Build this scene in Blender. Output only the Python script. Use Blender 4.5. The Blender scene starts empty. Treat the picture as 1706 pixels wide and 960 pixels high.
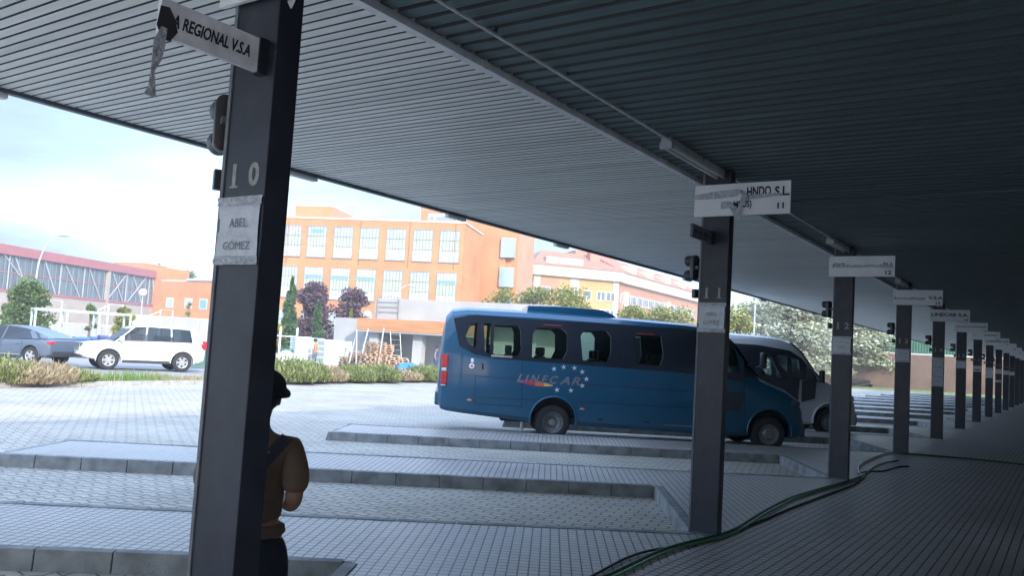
import bpy, bmesh, math, random
import numpy as np
from mathutils import Vector, Matrix
random.seed(7)
R = math.radians
sc = bpy.context.scene
col = sc.collection

# ------------------------------------------------------------------ camera
F_PX, TILT, EYE, CX, CY = 1390., .060, 1.6, 853., 480.
_dh = 639 - TILT*(1784-CX) - CY
UP = Vector((TILT, 1, -_dh/F_PX)).normalized()
ROW = Vector((1784-CX, -(639-CY), -F_PX)).normalized()
ROW = (ROW - UP*ROW.dot(UP)).normalized()
SIDE = ROW.cross(UP)
M = Matrix((SIDE, ROW, UP))                      # camera -> world
cam_d = bpy.data.cameras.new('camera'); cam = bpy.data.objects.new('camera', cam_d); col.objects.link(cam)
cam_d.sensor_width = 36; cam_d.lens = F_PX/1706*36; cam_d.clip_end = 4000; cam_d.clip_start = .05
cam.matrix_world = Matrix.Translation((0, 0, EYE)) @ M.to_4x4()
sc.camera = cam

def ray(px, py): return M @ Vector((px-CX, -(py-CY), -F_PX))
def W(px, py, D): return ray(px, py)/F_PX*D + Vector((0, 0, EYE))
def onz(px, py, z=0.):
    r = ray(px, py); return r*((z-EYE)/r.z) + Vector((0, 0, EYE))
def G(px, D, z=-.15):                            # ground point in the column px at camera depth D
    p = W(px, 639-TILT*(1784-px), D); return Vector((p.x, p.y, z))
def ZH(px, py, D): return W(px, py, D).z

# ------------------------------------------------------------------ light
SUN_AZ = Vector((.86, -.51, 0)).normalized()     # towards the sun, horizontally
SUN_EL = R(25.5)
w = bpy.data.worlds.new('World'); sc.world = w; w.use_nodes = True
nt = w.node_tree; N = nt.nodes; L = nt.links; N.clear()
sky = N.new('ShaderNodeTexSky'); sky.sky_type = 'NISHITA'; sky.sun_disc = False
sky.sun_elevation = SUN_EL; sky.sun_rotation = math.atan2(SUN_AZ.x, SUN_AZ.y); sky.air_density = 1.0; sky.dust_density = 1.5; sky.ozone_density = 2.0
tc = N.new('ShaderNodeTexCoord'); mp = N.new('ShaderNodeMapping'); mp.inputs['Scale'].default_value = (1.2, 1.2, 5.0); mp.inputs['Rotation'].default_value = (0, .15, .6)
ns = N.new('ShaderNodeTexNoise'); ns.inputs['Scale'].default_value = 1.9; ns.inputs['Detail'].default_value = 7; ns.inputs['Roughness'].default_value = .5
rp = N.new('ShaderNodeValToRGB'); rp.color_ramp.elements[0].position = .38; rp.color_ramp.elements[0].color = (.10, .10, .10, 1); rp.color_ramp.elements[1].position = .66; rp.color_ramp.elements[1].color = (.95, .95, .95, 1)
mx = N.new('ShaderNodeMixRGB'); mx.inputs['Color2'].default_value = (1.40, 1.74, 2.34, 1)
bg = N.new('ShaderNodeBackground'); bg.inputs['Strength'].default_value = .15
out = N.new('ShaderNodeOutputWorld')
L.new(tc.outputs['Generated'], mp.inputs['Vector']); L.new(mp.outputs[0], ns.inputs['Vector']); L.new(ns.outputs['Fac'], rp.inputs[0])
L.new(rp.outputs[0], mx.inputs['Fac']); L.new(sky.outputs[0], mx.inputs['Color1']); sz = N.new('ShaderNodeSeparateXYZ'); L.new(tc.outputs['Generated'], sz.inputs[0])
me_ = N.new('ShaderNodeMapRange'); me_.inputs[1].default_value = .30; me_.inputs[2].default_value = .72; me_.inputs[3].default_value = 0.; me_.inputs[4].default_value = 1.; L.new(sz.outputs[2], me_.inputs[0])
mo_ = N.new('ShaderNodeMixRGB'); mo_.inputs['Color1'].default_value = (1, 1, 1, 1); mo_.inputs['Color2'].default_value = (4.4, 4.35, 4.25, 1); L.new(me_.outputs[0], mo_.inputs['Fac'])   # upper sky out of view brightened, added fill for the shaded areas
ms_ = N.new('ShaderNodeVectorMath'); ms_.operation = 'MULTIPLY'; L.new(mx.outputs[0], ms_.inputs[0]); L.new(mo_.outputs[0], ms_.inputs[1]); L.new(ms_.outputs[0], bg.inputs['Color']); L.new(bg.outputs[0], out.inputs[0])
sd = bpy.data.lights.new('sun', 'SUN'); sd.energy = 2.0; sd.angle = R(.5); sd.color = (1, .93, .84)
so = bpy.data.objects.new('sun', sd); col.objects.link(so)
sv = (SUN_AZ*math.cos(SUN_EL) + Vector((0, 0, math.sin(SUN_EL))))
so.rotation_euler = sv.to_track_quat('Z', 'Y').to_euler()
sc.cycles.diffuse_bounces = 6; sc.cycles.max_bounces = 14; sc.view_settings.view_transform = 'Standard'; sc.view_settings.look = 'None'; sc.view_settings.gamma = 1; sc.view_settings.exposure = 1.30

# ------------------------------------------------------------------ materials
def nodes(name):
    m = bpy.data.materials.new(name); m.use_nodes = True
    return m, m.node_tree, m.node_tree.nodes['Principled BSDF']
def mat(name, c, rough=.6, var=.15, scale=4., bump=0., bscale=40., metal=0., spec=.5, coat=0., stretch=(1, 1, 1)):
    m, t, b = nodes(name); n, l = t.nodes, t.links
    b.inputs['Roughness'].default_value = rough; b.inputs['Metallic'].default_value = metal
    b.inputs['Specular IOR Level'].default_value = spec; b.inputs['Coat Weight'].default_value = coat; b.inputs['Coat Roughness'].default_value = .06
    tc = n.new('ShaderNodeTexCoord'); mp = n.new('ShaderNodeMapping'); mp.inputs['Scale'].default_value = stretch; l.new(tc.outputs['Object'], mp.inputs[0])
    if var:
        ns = n.new('ShaderNodeTexNoise'); ns.inputs['Scale'].default_value = scale; ns.inputs['Detail'].default_value = 6; l.new(mp.outputs[0], ns.inputs['Vector'])
        r = n.new('ShaderNodeValToRGB'); r.color_ramp.elements[0].position = .3; r.color_ramp.elements[1].position = .7
        r.color_ramp.elements[0].color = tuple(x*(1-var) for x in c)+(1,); r.color_ramp.elements[1].color = tuple(min(1, x*(1+var)) for x in c)+(1,)
        l.new(ns.outputs['Fac'], r.inputs[0]); l.new(r.outputs[0], b.inputs['Base Color'])
    else: b.inputs['Base Color'].default_value = tuple(c)+(1,)
    if bump:
        n2 = n.new('ShaderNodeTexNoise'); n2.inputs['Scale'].default_value = bscale; n2.inputs['Detail'].default_value = 4; l.new(mp.outputs[0], n2.inputs['Vector'])
        bp = n.new('ShaderNodeBump'); bp.inputs['Strength'].default_value = bump; bp.inputs['Distance'].default_value = .02
        l.new(n2.outputs['Fac'], bp.inputs['Height']); l.new(bp.outputs[0], b.inputs['Normal'])
    return m
def brickmat(name, c1, c2, mortar, bw, bh, ms=.008, offset=.5, rot=(0, 0, 0), rough=.7, bump=.5, blotch=.25, bl_scale=.8, coord='Object', zig=None, spec=.5, roughvar=0, stain=0.):
    """tiles, bricks and pavers: a brick texture in metres, with dirt in the joints and large uneven patches"""
    m, t, b = nodes(name); n, l = t.nodes, t.links
    tc = n.new('ShaderNodeTexCoord'); mp = n.new('ShaderNodeMapping'); mp.inputs['Rotation'].default_value = rot; l.new(tc.outputs[coord], mp.inputs[0])
    vec = mp.outputs[0]
    if zig:
        sx = n.new('ShaderNodeSeparateXYZ'); l.new(vec, sx.inputs[0])
        pp = n.new('ShaderNodeMath'); pp.operation = 'PINGPONG'; pp.inputs[1].default_value = zig[0]; l.new(sx.outputs[0], pp.inputs[0])
        mu = n.new('ShaderNodeMath'); mu.operation = 'MULTIPLY_ADD'; mu.inputs[1].default_value = zig[1]; l.new(pp.outputs[0], mu.inputs[0]); l.new(sx.outputs[1], mu.inputs[2])
        cb = n.new('ShaderNodeCombineXYZ'); l.new(sx.outputs[0], cb.inputs[0]); l.new(mu.outputs[0], cb.inputs[1]); vec = cb.outputs[0]
    br = n.new('ShaderNodeTexBrick'); br.offset = offset; br.inputs['Scale'].default_value = 1; br.inputs['Brick Width'].default_value = bw; br.inputs['Row Height'].default_value = bh
    br.inputs['Mortar Size'].default_value = ms; br.inputs['Mortar Smooth'].default_value = .15; br.inputs['Bias'].default_value = 0
    br.inputs['Color1'].default_value = c1+(1,); br.inputs['Color2'].default_value = c2+(1,); br.inputs['Mortar'].default_value = mortar+(1,)
    l.new(vec, br.inputs['Vector'])
    ns = n.new('ShaderNodeTexNoise'); ns.inputs['Scale'].default_value = bl_scale; ns.inputs['Detail'].default_value = 8; ns.inputs['Roughness'].default_value = .62; l.new(tc.outputs['Object'], ns.inputs['Vector'])
    mr = n.new('ShaderNodeMapRange'); mr.inputs[1].default_value = .3; mr.inputs[2].default_value = .7; mr.inputs[3].default_value = 1-blotch; mr.inputs[4].default_value = 1+blotch; l.new(ns.outputs['Fac'], mr.inputs[0])
    mm = n.new('ShaderNodeVectorMath'); mm.operation = 'SCALE'; l.new(br.outputs['Color'], mm.inputs[0]); l.new(mr.outputs[0], mm.inputs['Scale']); st = n.new('ShaderNodeTexNoise'); st.inputs['Scale'].default_value = 2.3; st.inputs['Detail'].default_value = 9; st.inputs['Roughness'].default_value = .7; st.inputs['Distortion'].default_value = .6; l.new(tc.outputs['Object'], st.inputs['Vector'])
    s2 = n.new('ShaderNodeMapRange'); s2.inputs[1].default_value = .60; s2.inputs[2].default_value = .74; s2.inputs[3].default_value = 1; s2.inputs[4].default_value = 1-stain; l.new(st.outputs['Fac'], s2.inputs[0])
    vo = n.new('ShaderNodeTexVoronoi'); vo.inputs['Scale'].default_value = 1.4; l.new(tc.outputs['Object'], vo.inputs['Vector']); s3 = n.new('ShaderNodeMapRange'); s3.inputs[1].default_value = .035; s3.inputs[2].default_value = .05; s3.inputs[3].default_value = 1-stain; s3.inputs[4].default_value = 1; l.new(vo.outputs['Distance'], s3.inputs[0])
    sp_ = n.new('ShaderNodeMath'); sp_.operation = 'MULTIPLY'; l.new(s2.outputs[0], sp_.inputs[0]); l.new(s3.outputs[0], sp_.inputs[1])
    m4 = n.new('ShaderNodeVectorMath'); m4.operation = 'SCALE'; l.new(mm.outputs[0], m4.inputs[0]); l.new(sp_.outputs[0], m4.inputs['Scale']); l.new(m4.outputs[0], b.inputs['Base Color'])
    b.inputs['Specular IOR Level'].default_value = spec
    if roughvar:
        m2 = n.new('ShaderNodeMapRange'); m2.inputs[1].default_value = .3; m2.inputs[2].default_value = .7; m2.inputs[3].default_value = rough-roughvar; m2.inputs[4].default_value = rough+roughvar
        l.new(ns.outputs['Fac'], m2.inputs[0]); l.new(m2.outputs[0], b.inputs['Roughness'])
    else: b.inputs['Roughness'].default_value = rough
    if bump:
        n2 = n.new('ShaderNodeTexNoise'); n2.inputs['Scale'].default_value = 60; l.new(tc.outputs['Object'], n2.inputs['Vector'])
        ad = n.new('ShaderNodeMath'); ad.operation = 'MULTIPLY_ADD'; ad.inputs[1].default_value = .25; l.new(n2.outputs['Fac'], ad.inputs[0])
        iv = n.new('ShaderNodeMath'); iv.operation = 'SUBTRACT'; iv.inputs[0].default_value = 1; l.new(br.outputs['Fac'], iv.inputs[1]); l.new(iv.outputs[0], ad.inputs[2])
        bp = n.new('ShaderNodeBump'); bp.inputs['Strength'].default_value = bump; bp.inputs['Distance'].default_value = .006
        l.new(ad.outputs[0], bp.inputs['Height']); l.new(bp.outputs[0], b.inputs['Normal'])
    return m
def glassmat(name, tint, gloss=.35, fac=.25):
    m = bpy.data.materials.new(name); m.use_nodes = True; t = m.node_tree; n, l = t.nodes, t.links; n.clear()
    tr = n.new('ShaderNodeBsdfTransparent'); tr.inputs[0].default_value = tint+(1,)
    gl = n.new('ShaderNodeBsdfGlossy'); gl.inputs['Roughness'].default_value = .03; gl.inputs[0].default_value = (.8, .85, .9, 1)
    fr = n.new('ShaderNodeFresnel'); fr.inputs[0].default_value = 1.45
    ns = n.new('ShaderNodeTexNoise'); ns.inputs['Scale'].default_value = .5; bp = n.new('ShaderNodeBump'); bp.inputs['Strength'].default_value = .05; l.new(ns.outputs[0], bp.inputs['Height']); l.new(bp.outputs[0], gl.inputs['Normal'])
    ml = n.new('ShaderNodeMixShader'); l.new(fr.outputs[0], ml.inputs[0]); l.new(tr.outputs[0], ml.inputs[1]); l.new(gl.outputs[0], ml.inputs[2])
    o = n.new('ShaderNodeOutputMaterial'); l.new(ml.outputs[0], o.inputs[0]); return m
def leafmat(name, cols, trans=.35):
    m, t, b = nodes(name); n, l = t.nodes, t.links
    ge = n.new('ShaderNodeNewGeometry'); r = n.new('ShaderNodeValToRGB'); cr = r.color_ramp
    while len(cr.elements) < len(cols): cr.elements.new(.5)
    for i, c in enumerate(cols): cr.elements[i].position = i/(len(cols)-1); cr.elements[i].color = c+(1,)
    l.new(ge.outputs['Random Per Island'], r.inputs[0])
    b.inputs['Roughness'].default_value = .6; l.new(r.outputs[0], b.inputs['Base Color'])
    tl = n.new('ShaderNodeBsdfTranslucent'); l.new(r.outputs[0], tl.inputs[0]); ms = n.new('ShaderNodeMixShader'); ms.inputs[0].default_value = trans
    l.new(b.outputs[0], ms.inputs[1]); l.new(tl.outputs[0], ms.inputs[2]); l.new(ms.outputs[0], n['Material Output'].inputs[0]); return m

# ------------------------------------------------------------------ mesh helpers
class MB:
    def __init__(s): s.v = []; s.f = []; s.m = []
    def add(s, vs, fs, mi=0):
        o = len(s.v); s.v += [tuple(v) for v in vs]; s.f += [tuple(i+o for i in f) for f in fs]; s.m += [mi]*len(fs); return s
    def quad(s, a, b, c, d, mi=0): return s.add([a, b, c, d], [(0, 1, 2, 3)], mi)
    def box(s, x0, x1, y0, y1, z0, z1, mi=0, T=None):
        vs = [Vector((x, y, z)) for x in (x0, x1) for y in (y0, y1) for z in (z0, z1)]
        if T is not None: vs = [T @ v for v in vs]
        return s.add(vs, [(0, 1, 3, 2), (4, 6, 7, 5), (0, 4, 5, 1), (2, 3, 7, 6), (0, 2, 6, 4), (1, 5, 7, 3)], mi)
    def prism(s, pts, z0, z1, mi=0, T=None):         # polygon (x, y) extruded in z
        n = len(pts); vs = [Vector((p[0], p[1], z0)) for p in pts] + [Vector((p[0], p[1], z1)) for p in pts]
        if T is not None: vs = [T @ v for v in vs]
        return s.add(vs, [tuple(range(n))[::-1], tuple(range(n, 2*n))] + [(i, (i+1) % n, n+(i+1) % n, n+i) for i in range(n)], mi)
    def tube(s, pts, r, n=8, mi=0, cap=True):
        pts = [Vector(p) for p in pts]; rs = r if isinstance(r, (list, tuple)) else [r]*len(pts); vs = []; fs = []
        ref = None
        for i, p in enumerate(pts):
            d = (pts[min(i+1, len(pts)-1)] - pts[max(i-1, 0)]).normalized()
            if ref is None: ref = d.orthogonal().normalized()
            a = (ref - d*ref.dot(d)).normalized(); b = d.cross(a); ref = a
            vs += [p + (a*math.cos(2*math.pi*k/n) + b*math.sin(2*math.pi*k/n))*rs[i] for k in range(n)]
        for i in range(len(pts)-1):
            for k in range(n): fs.append((i*n+k, i*n+(k+1) % n, (i+1)*n+(k+1) % n, (i+1)*n+k))
        if cap: fs += [tuple(range(n))[::-1], tuple(range((len(pts)-1)*n, len(pts)*n))]
        return s.add(vs, fs, mi)
    def lathe(s, prof, T=None, n=24, mi=0):           # prof of (r, z) about z
        vs = []; fs = []
        for r, z in prof: vs += [Vector((r*math.cos(2*math.pi*k/n), r*math.sin(2*math.pi*k/n), z)) for k in range(n)]
        if T is not None: vs = [T @ v for v in vs]
        for i in range(len(prof)-1):
            for k in range(n): fs.append((i*n+k, i*n+(k+1) % n, (i+1)*n+(k+1) % n, (i+1)*n+k))
        return s.add(vs, fs, mi)
    def sphere(s, c, r, n=12, sq=(1, 1, 1), mi=0):
        prof = [(max(1e-4, math.sin(math.pi*i/n)), -math.cos(math.pi*i/n)) for i in range(n+1)]
        return s.lathe([(a*r, b*r) for a, b in prof], Matrix.Translation(c) @ Matrix.Diagonal((*sq, 1)), n=n+4, mi=mi)
    def loft(s, rings, close=True, cap=True, mi=0):
        n = len(rings[0]); vs = [v for r in rings for v in r]; fs = []
        for i in range(len(rings)-1):
            for k in range(n if close else n-1): fs.append((i*n+k, i*n+(k+1) % n, (i+1)*n+(k+1) % n, (i+1)*n+k))
        if cap: fs += [tuple(range(n))[::-1], tuple(range((len(rings)-1)*n, len(rings)*n))]
        return s.add(vs, fs, mi)
    def build(s, name, mats, parent=None, smooth=False, bevel=0, T=None):
        me = bpy.data.meshes.new(name); me.from_pydata(s.v, [], s.f)
        for m in (mats if isinstance(mats, (list, tuple)) else [mats]): me.materials.append(m)
        me.polygons.foreach_set('material_index', s.m)
        bm = bmesh.new(); bm.from_mesh(me); bmesh.ops.recalc_face_normals(bm, faces=bm.faces)
        if bevel:
            bmesh.ops.remove_doubles(bm, verts=bm.verts, dist=1e-5)
            bmesh.ops.bevel(bm, geom=[e for e in bm.edges if len(e.link_faces) == 2 and e.calc_face_angle(0) > .5], offset=bevel, segments=2, affect='EDGES', profile=.6)
        bm.to_mesh(me); bm.free()
        if smooth:
            me.polygons.foreach_set('use_smooth', [True]*len(me.polygons)); me.set_sharp_from_angle(angle=R(smooth if smooth > 1 else 35))
        o = bpy.data.objects.new(name, me); col.objects.link(o)
        if parent: o.parent = parent
        if T is not None: o.matrix_local = T
        return o
def tag(o, label=None, cat=None, group=None, kind=None):
    for k, v in (('label', label), ('category', cat), ('group', group), ('kind', kind)):
        if v: o[k] = v
    return o
def empty(name, loc=(0, 0, 0), rz=0, label=None, cat=None, group=None):
    o = bpy.data.objects.new(name, None); o.empty_display_size = .2; col.objects.link(o); o.location = loc; o.rotation_euler = (0, 0, rz); return tag(o, label, cat, group)
def struct(o): o['kind'] = 'structure'; return o
def copytree(o, loc=None, rz=None, label=None, parent=None):
    c = o.copy(); col.objects.link(c)
    if parent: c.parent = parent
    if loc is not None: c.location = loc
    if rz is not None: c.rotation_euler = (0, 0, rz)
    if label: c['label'] = label
    for ch in list(o.children): copytree(ch, parent=c)
    return c
def booleans(o, cutters, keep=False):
    for c in cutters:
        md = o.modifiers.new('b', 'BOOLEAN'); md.operation = 'DIFFERENCE'; md.solver = 'EXACT'; md.object = c
    bpy.context.view_layer.update()
    dg = bpy.context.evaluated_depsgraph_get(); me = bpy.data.meshes.new_from_object(o.evaluated_get(dg))
    o.modifiers.clear(); o.data = me
    if not keep:
        for c in cutters: bpy.data.objects.remove(c)
    return o
_txt = {}
def text(name, s, m, width=None, height=None, parent=None, T=None, shear=0., depth=.001, bold=0.):
    """lettering as a mesh: centred on its origin in the local xy plane, z out of the board"""
    cu = bpy.data.curves.new(name, 'FONT'); cu.body = s; cu.align_x = 'CENTER'; cu.align_y = 'CENTER'; cu.shear = shear; cu.extrude = depth; cu.offset = bold; cu.resolution_u = 3
    t = bpy.data.objects.new(name, cu); col.objects.link(t); bpy.context.view_layer.update()
    me = bpy.data.meshes.new_from_object(t.evaluated_get(bpy.context.evaluated_depsgraph_get())); bpy.data.objects.remove(t)
    xs = [v.co.x for v in me.vertices]; ys = [v.co.y for v in me.vertices]
    cx, cy = (min(xs)+max(xs))/2, (min(ys)+max(ys))/2; wx, wy = max(xs)-min(xs), max(ys)-min(ys)
    sx = (width/wx) if width else None; sy = (height/wy) if height else None; sx = sx or sy; sy = sy or sx
    for v in me.vertices: v.co = ((v.co.x-cx)*sx, (v.co.y-cy)*sy, v.co.z)
    me.materials.clear(); me.materials.append(m); me.name = name
    o = bpy.data.objects.new(name, me); col.objects.link(o)
    if parent: o.parent = parent
    if T is not None: o.matrix_local = T
    return o
def frame(o, x, y):                                  # matrix with local x, y axes given (world vectors) at o
    x = Vector(x).normalized(); z = x.cross(Vector(y)).normalized(); y = z.cross(x)
    m = Matrix((x, y, z)).transposed().to_4x4(); m.translation = o; return m
FRONT = lambda x, y, z: frame(Vector((x, y, z)), (1, 0, 0), (0, 0, 1))   # a board that faces -Y

# palette
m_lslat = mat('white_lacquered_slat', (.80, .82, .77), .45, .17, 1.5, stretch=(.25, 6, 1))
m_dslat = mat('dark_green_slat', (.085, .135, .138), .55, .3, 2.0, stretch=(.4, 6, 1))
m_gapshade = mat('painted_slat_gap_shade', (.09, .10, .105), .8, 0); m_trim = mat('galvanised_trim', (.74, .75, .75), .45, .15, 6, metal=.1)  # gap faces coloured dark to stand in for shade between the slats
m_darktrim = mat('dark_edge_trim', (.10, .12, .14), .5, .2, 6)
m_roof = mat('grey_roof_felt', (.25, .25, .25), .8)
m_batten0 = mat('dull_steel_corner', (.16, .17, .19), .5, .3, 8)
m_pillar = mat('black_painted_steel', (.026, .030, .046), .35, .3, 6, bump=.05, bscale=90)
m_white = mat('white_board', (.82, .83, .83), .4, .05, 5)
m_black = mat('black_lettering', (.018, .02, .035), .5, 0)
m_paper = mat('taped_white_paper', (.56, .59, .64), .35, .12, 14, bump=.5, bscale=18)
m_greyprint = mat('faded_print', (.22, .24, .28), .5, 0)
m_tape = mat('clear_tape', (.50, .53, .58), .22, .25, 30, bump=.9, bscale=60)
m_stencil = mat('cream_stencil_paint', (.33, .33, .31), .6, .3, 25)
m_kerb = mat('concrete_kerb', (.21, .22, .225), .8, .35, 5, bump=.5, bscale=60)
m_plastic = mat('black_plastic', (.03, .032, .038), .4, .15, 8)
m_tile_a = brickmat('grooved_platform_tiles', (.36, .325, .315), (.41, .375, .36), (.035, .035, .04), .088, .079, .0065, offset=0, rot=(0, 0, R(90)), rough=.5, bump=.8, blotch=.28, bl_scale=.7, spec=.5, roughvar=.12, stain=.55)
m_tile_b = brickmat('grooved_island_tiles', (.40, .37, .345), (.46, .425, .395), (.05, .05, .052), .088, .079, .0065, offset=0, rot=(0, 0, R(59)), rough=.42, bump=.8, blotch=.2, bl_scale=.6, spec=.6, roughvar=.1, stain=.25)
m_paver = brickmat('zigzag_concrete_pavers', (.36, .335, .285), (.42, .39, .335), (.085, .088, .092), .225, .115, .009, offset=.5, rot=(0, 0, R(-14)), rough=.75, bump=.9, blotch=.2, bl_scale=.5, zig=(.1125, .42), stain=.45)
# ------------------------------------------------------------------ ground, road, platform
m_ground = mat('pale_earth', (.33, .30, .26), .95, .2, .08)
m_asphalt = mat('pale_worn_asphalt', (.25, .245, .24), .9, .18, .5, bump=.4, bscale=30)
struct(MB().quad((-1500, -1500, -.20), (1500, -1500, -.20), (1500, 1500, -.20), (-1500, 1500, -.20)).build('ground', m_ground))
vl = lambda Y: -22.9 - (Y-10.7)*2.5/21.2              # front line of the planted verge
struct(MB().quad((vl(-30)-.1, -30, -.15), (5, -30, -.15), (5, 97, -.15), (vl(97)-.1, 97, -.15)).build('paved_road', m_paver))
struct(MB().quad((vl(-30)-60, -30, -.16), (vl(-30)-2.2, -30, -.16), (vl(120)-2.2, 120, -.16), (vl(120)-60, 120, -.16)).build('car_park', m_asphalt))
m_soil = mat('dry_verge_soil', (.24, .21, .13), .95, .35, 3, bump=.6, bscale=12)
struct(MB().prism([(vl(-30)-.12, -30), (vl(-30)-2.1, -30), (vl(95)-2.1, 95), (vl(95)-.12, 95)], -.2, -.05).build('verge', m_soil))
k_ = MB()
for y in np.arange(-30, 95, 1.):
    for dx in (0, -2.22): k_.prism([(vl(y)+dx, y+.01), (vl(y)-.12+dx, y+.01), (vl(y+.99)-.12+dx, y+.99), (vl(y+.99)+dx, y+.99)], -.2, -.02)
struct(k_.build('verge_kerb', mat('pale_kerb', (.34, .33, .31), .85, .2, 4), bevel=.01))

A38 = R(38); U2 = Vector((-math.cos(A38), -math.sin(A38))); N2 = Vector((-math.sin(A38), math.cos(A38))); H2 = Vector((math.cos(R(121)), math.sin(R(121))))
P = lambda k: Vector((-2.96, 7.6+5.42*k))
def isect(p, d, q, e):
    t = ((q-p).x*e.y - (q-p).y*e.x)/(d.x*e.y - d.y*e.x); return p + d*t
def island(k):
    p, e = P(k), P(k) + H2*2.68; f = e + U2*8.05; b = isect(f, H2, P(k+1), U2); return p, e, f, b, P(k+1)
struct(MB().box(-2.66, 3.6, -31, 80, -.3, 0).build('platform', m_tile_a))
for k in range(-6, 14):
    p, e, f, b, p1 = island(k)
    def ins(a, c, d, q=.06):                          # edge a-c moved inwards, met with the next edge c-d
        d1, d2 = (c-a).normalized(), (d-c).normalized(); r1, r2 = Vector((d1.y, -d1.x)), Vector((d2.y, -d2.x)); return isect(a+r1*q, d1, c+r2*q, d2)
    lw, rw_ = Vector((-2.66, p.y)), Vector((-2.66, p1.y)); pi_ = [ins(p-U2, p, e), ins(p, e, f), ins(e, f, b), ins(f, b, p1), p1]
    pi_[0] = p + (e-p).normalized()*.02 + Vector((.07, .0))
    o = MB().prism([lw]+pi_+[rw_], -.3, -.004).build('platform_island', m_tile_b); struct(o)
    kb = MB()
    for j, (a, c) in enumerate(((p, e), (e, f), (f, b), (b, p1))):
        d = c-a; ln = d.length; d.normalize(); r = Vector((d.y, -d.x)); n = max(1, round(ln/.55)); st = ln/n; zt = (.006, .003, 0., .0045)[j]
        if j == 3: n -= 0
        for i in range(n):
            q0 = a + d*(st*i+.004); q1 = a + d*(st*(i+1)-.004); jz = random.uniform(-.002, .002); bt = .05 if j == 2 else .012
            if j == 1 and i == n-1: q1t = q1 - d*.05
            else: q1t = q1
            lo = [q0 - r*.004, q1 - r*.004, q1 + r*.11, q0 + r*.11]; hi = [q0 + r*bt, q1t + r*bt, q1t + r*.11, q0 + r*.11]
            vs = [(*v, -.3) for v in lo[:0]] + [(*v, -.2) for v in lo] + [(*v, zt+jz) for v in hi]
            kb.add(vs, [(3, 2, 1, 0), (4, 5, 6, 7), (0, 1, 5, 4), (1, 2, 6, 5), (2, 3, 7, 6), (3, 0, 4, 7)])
    struct(kb.build('island_kerb', m_kerb, bevel=.007))

# ------------------------------------------------------------------ canopy and added unseen station block
YA, YB = -3., 79.
can = empty('station_canopy', (-3, 30, 3.4), 0, 'long flat canopy with pale and dark ribbed soffits over the bus bays', 'canopy')
def part(o, p):
    o.parent = p; o.matrix_parent_inverse = Matrix.Translation(-p.location) if p.rotation_euler.z == 0 else p.matrix_basis.inverted(); return o
def soffit(name, x0, x1, z, pitch, gap, dep, m):
    vs = []; y = YA
    while y < YB: vs += [(y, z+dep), (y, z), (y+pitch-gap, z), (y+pitch-gap, z+dep)]; y += pitch
    b = MB(); n = len(vs); b.v = [(x0, a, c) for a, c in vs] + [(x1, a, c) for a, c in vs]; b.f = [(i, i+1, n+i+1, n+i) for i in range(n-1)]; b.m = [0 if i % 4 == 1 else 1 for i in range(n-1)]
    return part(b.build(name, [m, m_gapshade]), can)
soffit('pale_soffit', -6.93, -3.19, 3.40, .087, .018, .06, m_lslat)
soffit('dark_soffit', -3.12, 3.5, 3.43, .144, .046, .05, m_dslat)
b = MB()
for y in np.arange(YA, YB, 3.6): b.box(-3.19, -3.13, y, y+3.59, 3.388, 3.47); b.box(-3.197, -3.125, y+3.56, y+3.62, 3.383, 3.44)
part(b.build('soffit_divider', m_trim), can)
b = MB()
for y in np.arange(YA, YB, 4.): b.box(-7.0, -6.935, y, y+3.985, 3.37, 4.38)
part(b.build('edge_fascia', m_darktrim), can)
part(MB().box(-6.96, 3.7, YA+.01, YB-.01, 3.50, 4.37).build('roof_slab', m_roof), can)
bd = empty('unseen_station_block', (8, 30, 0), 0, 'unseen station block added behind the platform to block sun', 'building')  # out of view, put in to keep low sun from under the canopy
m_bouncewall = mat('pale_bounce_wall', (.66, .69, .72), .8, .06, 2, bump=.2)  # kept pale to bounce light back under the canopy
part(MB().box(3.62, 14, -3, 80, -.2, 6.2).build('wall', m_bouncewall), bd)
b = MB()
for y in np.arange(-1, 74, 5.42): b.box(3.56, 3.615, y, y+1.8, 1.1, 2.4)
part(b.build('window', mat('dark_window_glass', (.03, .035, .04), .08, 0)), bd)

# small white luminaires under the outer edge of the canopy
m_whitebox = mat('white_luminaire', (.8, .8, .78), .5, .1, 8)
def edge_lamp():
    e = empty('edge_luminaire', (0, 0, 0), 0, '', 'luminaire', 'white luminaires under the canopy edge')
    MB().box(-.04, .04, -.20, .20, -.045, -.012).build('lamp_cover', m_whitebox, e, bevel=.012); MB().box(-.035, .035, -.2, .2, -.012, .004).build('bracket', m_trim, e); return e
el = edge_lamp()
for i, y in enumerate([.75, 3.05-.16, 6.15, 8.9, 11.75, 17.2, 22.6, 28., 33.4]):
    o = el if i == 0 else copytree(el)
    o.location = (-6.99, y, 3.372); o['label'] = 'small white luminaire hanging under the outer edge of the canopy'

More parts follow.
